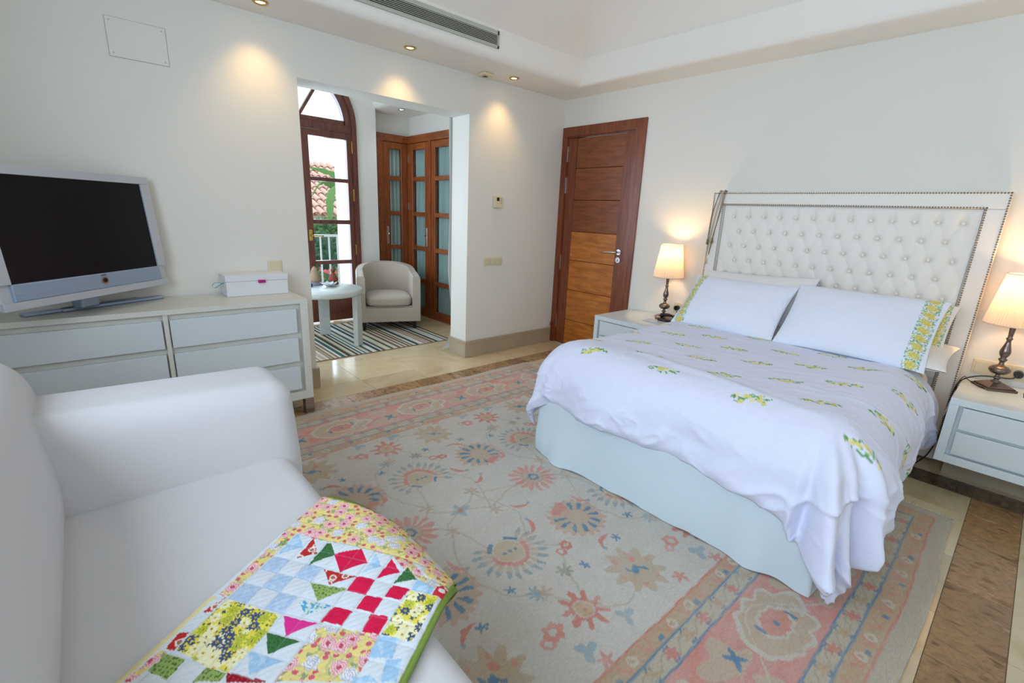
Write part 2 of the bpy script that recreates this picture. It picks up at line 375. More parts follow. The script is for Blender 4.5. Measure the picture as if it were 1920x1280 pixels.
# ceiling: soffit, rounded lip, upright and coved vault as one surface
def ceiling():
    prof = [(-.02, H), (.36, H), (.385, H+.006), (.405, H+.02), (.418, H+.04), (.42, H+.068), (.42, H+.21), (.425, H+.215), (.75, H+.42), (1.2, H+.66), (1.7, H+.88)]
    vs = []; fs = []
    for d, z in prof:
        db = d*.69 if d > 0 else d
        if d > .43: db = .29 + (d-.42)
        vs += [(XL+d, YN+d, z), (XR-db, YN+d, z), (XR-db, YA-d, z), (XL+d, YA-d, z)]
    for k in range(len(prof)-1):
        for i in range(4):
            fs.append((4*k+i, 4*(k+1)+i, 4*(k+1)+(i+1) % 4, 4*k+(i+1) % 4))
    k = len(prof)-1; fs.append((4*k, 4*k+1, 4*k+2, 4*k+3))
    me = bpy.data.meshes.new('ceiling'); me.from_pydata(vs, [], fs); me.update()
    o = link('ceiling', me, M['ceil'], None, True)
    o.data.set_sharp_from_angle(angle=math.radians(31)) if hasattr(o.data, 'set_sharp_from_angle') else None
    return S(o)
ceiling()
S(box('trim_1', XL-.3, .25, YN-.3, .24, 3.42, 3.5, M['ceil']))      # roof slab closing the room above the vault

# baseboards with a small top moulding
def baseboard(name, pts, side=1, z=.154, t=.016):
    L = []
    bm = bmesh.new()
    for (x0, x1, y0, y1) in pts:
        bbox_bm(bm, x0, x1, y0, y1, 0, z-.03, .001, 1)
        e = .004
        bbox_bm(bm, x0-(e if x1-x0 < .05 else 0), x1+(e if x1-x0 < .05 else 0), y0-(e if y1-y0 < .05 else 0), y1+(e if y1-y0 < .05 else 0), z-.03, z, .003, 2)
    return S(link(name, mesh_from(bm, name), M['base']))
t = .016
baseboard('baseboard_left', [(XB-t, -t-.014, -t, -.0005), (XB-t, XB-.0005, 0, .235), (XL, XA+t, -t, -.0005), (XA+.0005, XA+t, 0, .235)])
baseboard('baseboard_right', [(-t, -.0005, YN, -.96)])
baseboard('baseboard_rear', [(XL+.0005, XL+t, YN, 0)])

# floor: slab plus individual tiles
fl = S(box('floor', XL-.3, .3, YN-.3, 3.0, -.1, -.0025, M['grout']))
tile_me = {}
def tile_mesh(kind):
    if kind not in tile_me:
        bm = bmesh.new(); bbox_bm(bm, -.5, .5, -.5, .5, -.008, 0); tile_me[kind] = mesh_from(bm, 'tile'); tile_me[kind].materials.append(M[kind])
    return tile_me[kind]
NT = 0
def tile(x0, x1, y0, y1, kind):
    g = .0012
    o = bpy.data.objects.new('tile', tile_mesh(kind)); COL.objects.link(o); o.parent = fl
    o.location = ((x0+x1)/2, (y0+y1)/2, 0); o.scale = (x1-x0-2*g, y1-y0-2*g, 1)
def strip(x0, x1, y0, y1, kind, step, axis, off=0):
    if axis == 'x':
        a = x1
        first = True
        while a > x0+1e-4:
            b = max(x0, a-(off if first and off else step)); first = False
            tile(b, a, y0, y1, kind); a = b
    else:
        a = y1; first = True
        while a > y0+1e-4:
            b = max(y0, a-(off if first and off else step)); first = False
            tile(x0, x1, b, a, kind); a = b
BXa, BXb = -.428, -.25      # brown border along the headboard wall
BYa, BYb = -.445, -.285     # brown border along the television wall
BCa, BCb = -3.595, -3.41    # brown border on the window side
strip(XL, 0, BYb, -.04, 'tile', .45, 'x', .37)
strip(XL, 0, -.04, .44, 'tile', .48, 'x', .255)
for k in range(3): strip(-3.0, -.3, .44+.48*k, .92+.48*k, 'tile', .48, 'x', .0+.2)
tile(-3.0, -.3, 1.88, 2.3, 'tile')
strip(XL, BXb, BYa, BYb, 'brown', .185, 'x', .30)
strip(BXb, 0, BCa, BYa, 'tile', .45, 'y'); tile(BXb, 0, BYa, BYb, 'tile')
strip(BXa, BXb, BCb, BYa, 'dkbrown', .29, 'y')
tile(BXa, BXb, BCa, BCb, 'dkbrown')
tile(BXb, 0, BCa-.45, BCa, 'tile')
strip(XL, BXa, BCa, BCb, 'brown', .49, 'x', .41)
strip(XL, BXb, BCa-.45, BCa, 'tile', .9, 'x', .5)
strip(XL, 0, YN, BCa-.45, 'tile', .9, 'x')
for k in range(7):
    y1 = BYa-.45*k; y0 = max(BCb, y1-.45)
    strip(XL, BXa, y0, y1, 'tile', .45, 'x', .24)

# ------------------------------------------------------------------ door in the right wall
d1 = S(thing('door_1', None, None))
boxes('door_frame', [(-.014, .02, -.9405, -.835, 0, 2.13), (-.014, .02, -.062, 0, 0, 2.045), (-.014, .02, -.835, 0, 2.045, 2.13)], M['dwood'], d1, .003)
boxes('door_stop', [(.0, .25, -.85, -.829, 0, 2.05), (.0, .25, -.07, -.055, 0, 2.05), (.0, .25, -.84, -.06, 2.035, 2.06)], M['dwood'], d1)
X0, X1 = .006, .046
st = [(X0, X1, -.178, -.071, .012, 2.03), (X0, X1, -.828, -.733, .012, 2.03)]
for b in st: box('stile', *b, M['dwood'], d1, .002)
zz = [2.030, 1.755, 1.464, 1.165, .883, .583, .270, .012]
for i in range(7):
    mt = M['dwood_h'] if i < 3 else M['lwood_h']
    p = box('panel', X0+.003, X1, -.7315, -.1795, zz[i+1]+.002, zz[i]-.002, mt, d1, .003)
    if i == 3: tag(p, 'honey coloured lower panel')
    if i == 0: tag(p, 'dark reddish upper panel')
box('backing', X1, X1+.01, -.83, -.07, .01, 2.03, M['dwood'], d1)
for z0, z1 in ((1.818, 1.962), (1.527, 1.676), (.775, .924), (.168, .314)):
    box('hinge', -.006, .008, -.0735, -.0625, z0, z1, M['chrome'], d1, .002)
def disc_x(name, y, z, r, x0, x1, m, parent):
    bm = bmesh.new(); bmesh.ops.create_cone(bm, cap_ends=True, segments=28, radius1=r, radius2=r, depth=abs(x1-x0))
    for v in bm.verts: v.co = Vector(((x0+x1)/2+v.co.z, y+v.co.x, z+v.co.y))
    return link(name, mesh_from(bm, name), m, parent, False)
ros = disc_x('handle_rose', -.776, 1.010, .026, -.004, X0, M['chrome'], d1)
tube('lever', smoothpath([(0, -.776, 1.010), (-.045, -.776, 1.010), (-.052, -.76, 1.008), (-.052, -.63, 1.004)], 5), .009, M['chrome'], ros, 10)
key = disc_x('key_rose', -.776, .938, .026, -.004, X0, M['chrome'], d1)
boxes('keyhole', [(-.0055, -.003, -.779, -.773, .925, .945)], M['black'], key)
box('threshold', -.012, .05, -.835, -.06, -.001, .006, M['base'], d1)
box('door_stopper', -.034, -.0145, -.03, -.008, .17, .21, M['dwood'], d1, .004)

# ------------------------------------------------------------------ alcove shell
S(prism('wall_alcove_back', [(-3.3, 0), (-2.47, 0), (-2.47, 2.15)] + [(-1.85+.62*math.cos(a), 2.15+.62*math.sin(a)) for a in np.linspace(PI, 0, 30)] + [(-1.23, 2.15), (-1.23, 0), (-.99, 0), (-.99, 3.0), (-3.3, 3.0)], 'y', 1.98, 2.62, M['wall']))
S(prism('wall_alcove_left', [(.24, 0), (2.6, 0), (2.6, 3.0), (.24, 3.0)], 'x', -3.3, -3.15, M['wall'], holes=[[(.45, .6), (1.7, .6), (1.7, 2.2), (.45, 2.2)]]))
S(box('wall_alcove_right', -.42, -.3, .24, 2.6, 0, 3.0, M['wall']))
S(box('wall_alcove_corner', -.99, -.30, 2.15, 2.62, 0, 3.0, M['wall']))
def alcove_ceiling():
    # low flat part over the glazed corner with a rounded lip, higher part beyond
    pr_ = [(-.3, H), (-.95, H), (-.985, H+.01), (-1.01, H+.035), (-1.02, H+.07), (-1.02, H+.3), (-1.3, H+.46), (-3.3, H+.52)]
    vs = []; fs = []
    for x, z in pr_: vs += [(x, .2, z), (x, 2.2, z)]
    for k in range(len(pr_)-1): fs.append((2*k, 2*k+1, 2*k+3, 2*k+2))
    me = bpy.data.meshes.new('ceiling'); me.from_pydata(vs, [], fs); me.update()
    o = S(link('ceiling', me, M['ceil'], None, True)); o.data.set_sharp_from_angle(angle=math.radians(31))
alcove_ceiling()
S(box('trim_5', -.48, -.415, .24, 2.149, 2.157, 3.0, M['wall']))
S(box('trim_3', -3.3, -.3, .2, 2.62, 2.96, 3.05, M['ceil']))
# plaster end seen as rounded edge of the opening
# ------------------------------------------------------------------ arched balcony door
d2 = S(thing('door_2', None, None))
def arch_ring(name, cx, cz, ri, ro, y0, y1, m, parent, a0=0, a1=PI, n=36):
    o = [(cx+ro*math.cos(a), cz+ro*math.sin(a)) for a in np.linspace(a0, a1, n)] + [(cx+ri*math.cos(a), cz+ri*math.sin(a)) for a in np.linspace(a1, a0, n)]
    return prism(name, o, 'y', y0, y1, m, parent)
ACX, ACZ = -1.85, 2.15
arch_ring('frame_arch', ACX, ACZ, .565, .618, 1.955, 2.06, M['bwood'], d2)
boxes('frame_post', [(ACX+.565, ACX+.618, 1.955, 2.06, 0, ACZ)], M['bwood'], d2)
boxes('frame_post', [(ACX-.618, ACX-.565, 1.955, 2.06, 0, ACZ)], M['bwood'], d2)
box('transom', ACX-.565, ACX+.565, 1.965, 2.05, 2.075, 2.15, M['bwood'], d2, .004)
fs_ = arch_ring('fanlight_sash', ACX, ACZ, .49, .566, 1.975, 2.04, M['bwood'], d2)
box('sash_rail', ACX-.5, ACX+.5, 1.975, 2.04, 2.15, 2.195, M['bwood'], fs_)
for a in (58, 122):
    c, s_ = math.cos(math.radians(a)), math.sin(math.radians(a)); bm = bmesh.new()
    bbox_bm(bm, .0, .5, 1.985, 2.03, -.014, .014, M4=Matrix.Translation((ACX, 0, ACZ+.0)) @ Matrix.Rotation(-math.radians(a), 4, 'Y'))
    link('fanlight_bar', mesh_from(bm, 'fanlight_bar'), M['bwood'], fs_)
prism('pane', [(ACX+.5*math.cos(a), ACZ+.5*math.sin(a)) for a in np.linspace(0, PI, 30)], 'y', 2.003, 2.007, M['glass'], fs_)
def balcony_leaf(sg):
    xa, xb = (ACX+.003, ACX+.562) if sg > 0 else (ACX-.562, ACX-.003)
    y0, y1 = 1.975, 2.03; sw0 = .095 if sg > 0 else .055; sw1 = .055 if sg > 0 else .095
    lf = box('door_leaf', xa, xa+sw0, y0, y1, .02, 2.072, M['bwood'], d2, .003)
    pa, pb = xa+sw0, xb-sw1
    box('stile', xb-sw1, xb, y0, y1, .02, 2.072, M['bwood'], lf, .003)
    box('rail', pa, pb, y0, y1, 2.008, 2.072, M['bwood'], lf); box('rail', pa, pb, y0, y1, .02, .11, M['bwood'], lf)
    rows = [(1.60, 2.008), (1.158, 1.56), (.712, 1.112), (.312, .67)]
    for i, (z0, z1) in enumerate(rows):
        box('pane', pa, pb, 2.0, 2.005, z0, z1, M['glass'], lf)
        lo = rows[i+1][1] if i < 3 else .29
        box('glazing_bar', pa, pb, y0+.005, y1-.005, lo, z0, M['bwood'], lf, .004)
    box('wood_panel', pa, pb, y0+.02, y1-.01, .11, .29, M['bwood'], lf)
    return lf
balcony_leaf(1); balcony_leaf(-1)
for z0, z1 in ((1.87, 2.0), (1.37, 1.50), (.77, .89)):
    box('hinge', ACX+.557, ACX+.571, 1.957, 1.976, z0, z1, M['brass'], d2, .003)
hp = box('handle_plate', -1.808, -1.768, 1.966, 1.976, .93, 1.05, M['brass'], d2, .004)
tube('lever', smoothpath([(-1.788, 1.97, .99), (-1.788, 1.93, .99), (-1.775, 1.925, .99), (-1.67, 1.925, .985)], 4), .008, M['brass'], hp)

# ------------------------------------------------------------------ glazed corner doors with curtains
def fold_leaf(parent, M4, w, m, mh, handle=0):
    """leaf in local x (0..w), y thickness, z up"""
    bm = bmesh.new(); bbox_bm(bm, 0, .085, -.02, .02, .03, 2.07, .003, 1, M4); lf = link('door_leaf', mesh_from(bm, 'leaf'), m, parent)
    def bx(n, *b, mm=m, bev=.003):
        bm2 = bmesh.new(); bbox_bm(bm2, *b, bev, 1, M4); return link(n, mesh_from(bm2, n), mm, lf)
    bx('stile', w-.085, w, -.02, .02, .03, 2.07); bx('rail', .085, w-.085, -.02, .02, 1.995, 2.07, mm=mh); bx('rail', .085, w-.085, -.02, .02, .03, .10, mm=mh)
    rows = [(1.69, 1.995), (1.28, 1.64), (.87, 1.23), (.47, .82), (.10, .42)]
    for i, (z0, z1) in enumerate(rows):
        bx('pane', .085, w-.085, -.002, .002, z0, z1, mm=M['glass'], bev=0)
        if i < 4: bx('glazing_bar', .085, w-.085, -.018, .018, rows[i+1][1], z0, mm=mh)
    # gathered curtain behind the glass
    n, k = 90, 24
    U, V = np.meshgrid(np.linspace(0, 1, n), np.linspace(0, 1, k), indexing='ij')
    xs = .07+(w-.14)*U; zs = .085+1.93*V
    ys = .034 + .009*np.sin(U*46+3*vn(U*4, V*2)) + .006*np.sin(U*23+1) + .004*vn(U*20, V*6)
    P = np.stack([xs, ys, zs, np.ones_like(xs)], -1) @ np.array(M4).T
    gridmesh('curtain', P[..., 0], P[..., 1], P[..., 2], M['curtain'], lf)
    if handle:
        hx = handle
        h = bx('handle_plate', hx-.016, hx+.016, -.026, -.02, .88, 1.1, mm=M['chrome'])
        bx('lever', hx-.01, hx+.008, -.062, -.026, 1.0, 1.02, mm=M['chrome'])
    return lf
dA = S(thing('door_3', None, None))   # part on the right wall of the alcove, x = -.48
boxes('door_frame', [(-.53, -.481, .25, 2.12, 2.075, 2.157), (-.53, -.481, 2.06, 2.12, 0, 2.075), (-.53, -.481, .25, 2.12, 0, .028)], M['awood_h'], dA)
MA = lambda y: Matrix.Translation((-.505, y, 0)) @ Matrix.Rotation(math.radians(-90), 4, 'Z')
fold_leaf(dA, MA(2.07), .455, M['awood'], M['awood_h'], .405)
fold_leaf(dA, MA(1.565), .52, M['awood'], M['awood_h'], .475)
fold_leaf(dA, MA(1.02), .52, M['awood'], M['awood_h'])
box('mullion', -.535, -.485, 1.566, 1.614, .0, 2.075, M['awood'], dA, .003)
for z in (1.86, 1.30, .5): box('hinge', -.54, -.526, 2.066, 2.076, z, z+.09, M['chrome'], dA)
dB = S(thing('door_4', None, None))   # part facing the room, y = 2.13
boxes('door_frame', [(-.93, -.53, 2.085, 2.149, 2.075, 2.157), (-.93, -.862, 2.085, 2.149, 0, 2.075), (-.93, -.53, 2.085, 2.149, 0, .028)], M['awood_h'], dB)
fold_leaf(dB, Matrix.Translation((-.858, 2.11, 0)), .325, M['awood'], M['awood_h'], .045)
# ------------------------------------------------------------------ white curtain gathered behind the opening's right edge
def edge_curtain():
    n, k = 60, 70
    U, V = np.meshgrid(np.linspace(0, 1, n), np.linspace(0, 1, k), indexing='ij')
    z = .03+2.1*V
    edge = -1.160 + .006*np.sin(z*5.2+.6) - .05*np.exp(-(z/.07)**2)*1.6 + .03*np.clip((.75-z)/.3, 0, 1)*np.clip((z-.12)/.1, 0, 1)
    x = -1.0*(1-U) + edge*U; y = .262 + .004*np.sin(U*9+2*V) + 0*U
    return gridmesh('curtain', x, y, z, M['wcurtain'])
tag(edge_curtain(), 'white curtain hanging behind right edge of the opening to the alcove', 'curtain')

# ------------------------------------------------------------------ air vent, downlights, detector, hatch, switches
v = thing('air_vent', 'long metal air-conditioning grille with dark slots above the wall', 'vent', (-1.9, -.42, 2.44))
VX0, VX1 = -2.75, -1.21; vz0, vz1 = 2.452, 2.562
def vb(n, x0, x1, y0, y1, z0, z1, m, bev=.0):
    return box(n, x0+1.9, x1+1.9, y0+.42, y1+.42, z0-2.44, z1-2.44, m, v, bev)
vb('backing', VX0, VX1, -.4215, -.4205, vz0, vz1, M['ventdark'])
bm = bmesh.new()
for b in [(VX0, VX1, -.432, -.4215, vz0, vz0+.016), (VX0, VX1, -.432, -.4215, vz1-.026, vz1), (VX1-.012, VX1, -.432, -.4215, vz0, vz1), (VX0, VX0+.012, -.432, -.4215, vz0, vz1)]:
    bbox_bm(bm, b[0]+1.9, b[1]+1.9, b[2]+.42, b[3]+.42, b[4]-2.44, b[5]-2.44)
link('frame', mesh_from(bm, 'vent_frame'), M['vent'], v)
for i in range(7):
    z = vz0+.0175+i*.0098; vb('slat', VX0+.01, VX1-.01, -.4310, -.4285, z, z+.0036, M['vent'])
def spotlight(x, y, z, label, em, nm='downlight', grp=None):
    s = thing(nm, label, 'ceiling light', (x, y, z), 0, grp)
    lathe('ring', [(.026, -.001), (.040, -.0005), (.041, -.004), (.036, -.008), (.030, -.008), (.027, -.004), (.026, -.001)], M['brass'] if em is M['spot'] else M['chrome'], s, 28, cap=False)
    lathe('bulb', [(.0003, -.0015), (.024, -.0015), (.018, -.004), (.0003, -.0045)], em, s, 20, cap=False)
    return s
def spotlamp(x, y, z, tilt, e, c, size=62):
    l = bpy.data.lights.new('downlight_beam', 'SPOT'); l.energy = e; l.color = c; l.spot_size = math.radians(size); l.spot_blend = 1.0; l.shadow_soft_size = .045
    o = bpy.data.objects.new('downlight_beam', l); COL.objects.link(o); o.location = (x, y, z-.03); o.rotation_euler = tilt
WARM = (1, .62, .24)
for x, y, lb in [(-2.731, -.2, 'recessed brass downlight nearest the top edge of photo, left of the vent'), (-1.788, -.178, 'recessed brass downlight above the opening to alcove, below the vent'), (-.838, -.187, 'recessed brass downlight beside the smoke detector near the corner')]:
    spotlight(x, y, H, lb, M['spot'], grp=None); spotlamp(x, y, H, (math.radians(13), 0, 0), 8.5, WARM, 92)
spotlight(-.795, 1.737, H, 'small white downlight in the alcove ceiling', M['spotw']); spotlamp(-.795, 1.737, H, (0, 0, 0), 5, (.85, .93, 1), 120)
s = thing('smoke_detector', 'cream square detector on the ceiling edge beside a downlight', 'smoke detector', (-1.065, -.10, H))
box('housing', -.05, .05, -.05, .05, -.02, 0, M['cream'], s, .008, 2); box('sensor', -.016, .016, -.012, .02, -.024, -.0195, M['black'], s, .003)
h = thing('access_hatch', 'white square hatch cover screwed high on the wall above the television', 'hatch', (-3.288, 0, 2.086))
box('cover', -.124, .124, -.006, -.0005, -.09, .09, M['wall'], h, .002, 2)
boxes('shadow_gap', [(-.1265, .1265, -.002, -.0003, -.0925, .0925)], M['vent'], h)
for x in (-.108, .108):
    for z in (-.074, .074): box('screw', x-.003, x+.003, -.0075, -.0055, z-.003, z+.003, M['vent'], h, .001)
th = thing('thermostat', 'small cream wall thermostat with dark display between opening and door', 'thermostat', (-.825, 0, 1.404))
box('body', -.045, .045, -.03, -.0005, -.05, .05, M['cream'], th, .006, 2); box('display', -.022, .008, -.0315, -.0295, .008, .038, M['black'], th, .001)
for z in (.03, .012, -.006): box('button', .022, .030, -.0325, -.0295, z-.004, z+.004, M['clay'], th, .001)
sw = thing('light_switch', 'cream three-gang light switch below the thermostat', 'light switch', (-.853, 0, .878))
box('plate', -.108, .108, -.010, -.0005, -.038, .038, M['cream'], sw, .004, 2)
for x in (-.07, 0, .07): box('rocker', x-.031, x+.031, -.015, -.0095, -.026, .026, M['cream_d'], sw, .003, 2)
sw = thing('light_switch', 'single cream switch on wall half hidden behind white box', 'light switch', (-2.72, 0, .90))
box('plate', -.042, .042, -.010, -.0005, -.042, .042, M['cream'], sw, .004, 2); box('rocker', -.031, .031, -.015, -.0095, -.031, .031, M['cream_d'], sw, .003, 2)

# ------------------------------------------------------------------ dresser
DX1, DX0, DY, DZ0, DZ1 = -2.667, -4.06, -.417, .1, .748
d = thing('dresser', 'long white oak dresser with six flush drawers under the television', 'dresser', (0, 0, 0))
box('top', DX0, DX1, DY, -.018, DZ1-.027, DZ1, M['lac'], d, .0015)
box('side_panel', DX1-.044, DX1, DY, -.018, DZ0, DZ1-.027, M['lac'], d, .0015); box('side_panel', DX0, DX0+.044, DY, -.018, DZ0, DZ1-.027, M['lac'], d, .0015)
box('bottom_panel', DX0+.044, DX1-.044, DY, -.018, DZ0, DZ0+.053, M['lac'], d, .0015)
box('back_panel', DX0+.044, DX1-.044, DY+.03, -.02, DZ0+.053, DZ1-.027, M['lac'], d)
box('divider', -3.3965, -3.3765, DY+.006, DY+.03, DZ0+.053, DZ1-.027, M['lac'], d)
for zt, zb in ((.691, .54), (.508, .355), (.323, .170)):
    for xa, xb in ((-3.370, -2.735), (-4.005, -3.405)):
        box('drawer', xa, xb, DY+.002, DY+.024, zb, zt, M['lacfront'], d, .002)
for xa in (DX1-.055, DX0+.0):
    for ya in (DY+.0, -.075): box('leg', xa, xa+.055, ya, ya+.055, 0, DZ0, M['steel'], d, .002)

# television, standing at 45 degrees on the dresser
TVC = Vector((-3.641, -.369, 1.158)); ty = .774; tt = .078
tv = thing('television', 'silver flat television with dark screen, turned on a swivel foot', 'television', TVC, ty)
def tbox(n, x0, x1, y0, y1, z0, z1, m, par=None, bev=.003, seg=2):
    bm = bmesh.new(); bbox_bm(bm, x0, x1, y0, y1, z0, z1, bev, seg, Matrix.Rotation(-tt, 4, 'X')); return link(n, mesh_from(bm, n), m, par or tv)
sw_, sh_ = .373, .2155
hs = tbox('housing', -.425, .425, .0, .055, -.322, .252, M['silver'], None, .008)
tbox('rear_bulge', -.3, .3, .05, .12, -.24, .15, M['silver'], None, .02, 3)
tbox('screen', -sw_, sw_, -.002, .004, -sh_, sh_, M['screen'], None, 0)
bm = bmesh.new()
for b in [(-sw_-.052, sw_+.052, -.012, .003, sh_, sh_+.037), (-sw_-.052, -sw_, -.012, .003, -sh_, sh_), (sw_, sw_+.052, -.012, .003, -sh_, sh_)]:
    bbox_bm(bm, *b, .002, 2, Matrix.Rotation(-tt, 4, 'X'))
link('bezel', mesh_from(bm, 'bezel'), M['silver'], tv)
sg = tbox('speaker_strip', -sw_-.004, sw_+.004, -.012, .003, -sh_-.072, -sh_, M['tvgrey'], None, .004)
for i in range(8):
    z = -sh_-.008-i*.0082; tbox('groove', -sw_, sw_, -.0132, -.0118, z-.0018, z, M['tvfoot'], sg, 0)
tbox('bezel_bottom', -sw_-.052, sw_+.052, -.010, .003, -sh_-.106, -sh_-.072, M['silver'])
bm = bmesh.new(); RX = Matrix.Rotation(-tt, 4, 'X')
def ringy(r, y0, y1, x, z, mt, nm, par):
    bm = bmesh.new(); bmesh.ops.create_cone(bm, cap_ends=True, segments=26, radius1=r, radius2=r*.92, depth=abs(y1-y0))
    for q in bm.verts: q.co = RX @ Vector((x+q.co.x, (y0+y1)/2-q.co.z*-1, z+q.co.y))
    bmesh.ops.recalc_face_normals(bm, faces=bm.faces)
    return link(nm, mesh_from(bm, nm), mt, par)
pb_ = ringy(.0165, -.017, -.010, .03, -sh_-.034, M['chrome'], 'power_button', tv); ringy(.0105, -.0185, -.0165, .03, -sh_-.034, M['black'], 'button_lens', pb_)
cu = bpy.data.curves.new('logo', 'FONT'); cu.body = 'LOEWE'; cu.size = .0085; cu.align_x = 'CENTER'; cu.extrude = .0003
to = bpy.data.objects.new('logo_tmp', cu); COL.objects.link(to); bpy.context.view_layer.update()
me = bpy.data.meshes.new_from_object(to); bpy.data.objects.remove(to)
lo = link('logo_lettering', me, M['black'], tv); lo.matrix_local = RX @ Matrix.Translation((.03, -.0136, -sh_-.012)) @ Matrix.Rotation(PI/2, 4, 'X')
# foot: curved neck and two splayed alu arms resting on the dresser top
fz = .7485-TVC.z
def footarm(x0, y0, x1, y1, nm):
    dx, dy = x1-x0, y1-y0; L = math.hypot(dx, dy); bm = bmesh.new()
    bbox_bm(bm, 0, L, -.022, .022, fz, fz+.017, .007, 3, Matrix.Translation((x0, y0, 0)) @ Matrix.Rotation(math.atan2(dy, dx), 4, 'Z')); return link(nm, mesh_from(bm, nm), M['tvfoot'], tv, False)
footarm(-.15, .235, .44, .035, 'foot_arm'); footarm(-.02, .18, .35, .10, 'foot_arm')
box('neck', .02, .12, .10, .16, fz+.012, -.1, M['tvfoot'], tv, .012, 3)

# keepsake box
b = thing('keepsake_box', 'white lidded box with magenta pull tab and turquoise ribbon on dresser', 'box', (-2.86, -.055, .748), 0)
bx0 = -.187; bx1 = .162
box('body', bx0, bx1, -.115, .045, .0005, .090, M['white_box'], b, .003); box('lid', bx0-.003, bx1+.003, -.118, .048, .091, .128, M['white_box'], b, .003)
bm = bmesh.new(); bbox_bm(bm, -.012, .028, -.129, -.117, .078, .096, .001, 1); link('tab', mesh_from(bm, 'tab'), M['mag'], b)
def ribbon(name, pts, w, m, parent):
    pts = smoothpath(pts, 6); vs = []; fs = []
    for p in pts: vs += [p+Vector((0, -w/2, 0)), p+Vector((0, w/2, .001))]
    for i in range(len(pts)-1): fs.append((2*i, 2*i+1, 2*i+3, 2*i+2))
    me = bpy.data.meshes.new(name); me.from_pydata(vs, [], fs); o = link(name, me, m, parent, True)
    so = o.modifiers.new('s', 'SOLIDIFY'); so.thickness = .0008; return o
ribbon('ribbon', [(bx0, -.06, .075), (bx0-.04, -.06, .085), (bx0-.062, -.06, .07), (bx0-.05, -.06, .052), (bx0-.02, -.06, .07), (bx0, -.06, .082)], .01, M['turq'], b)

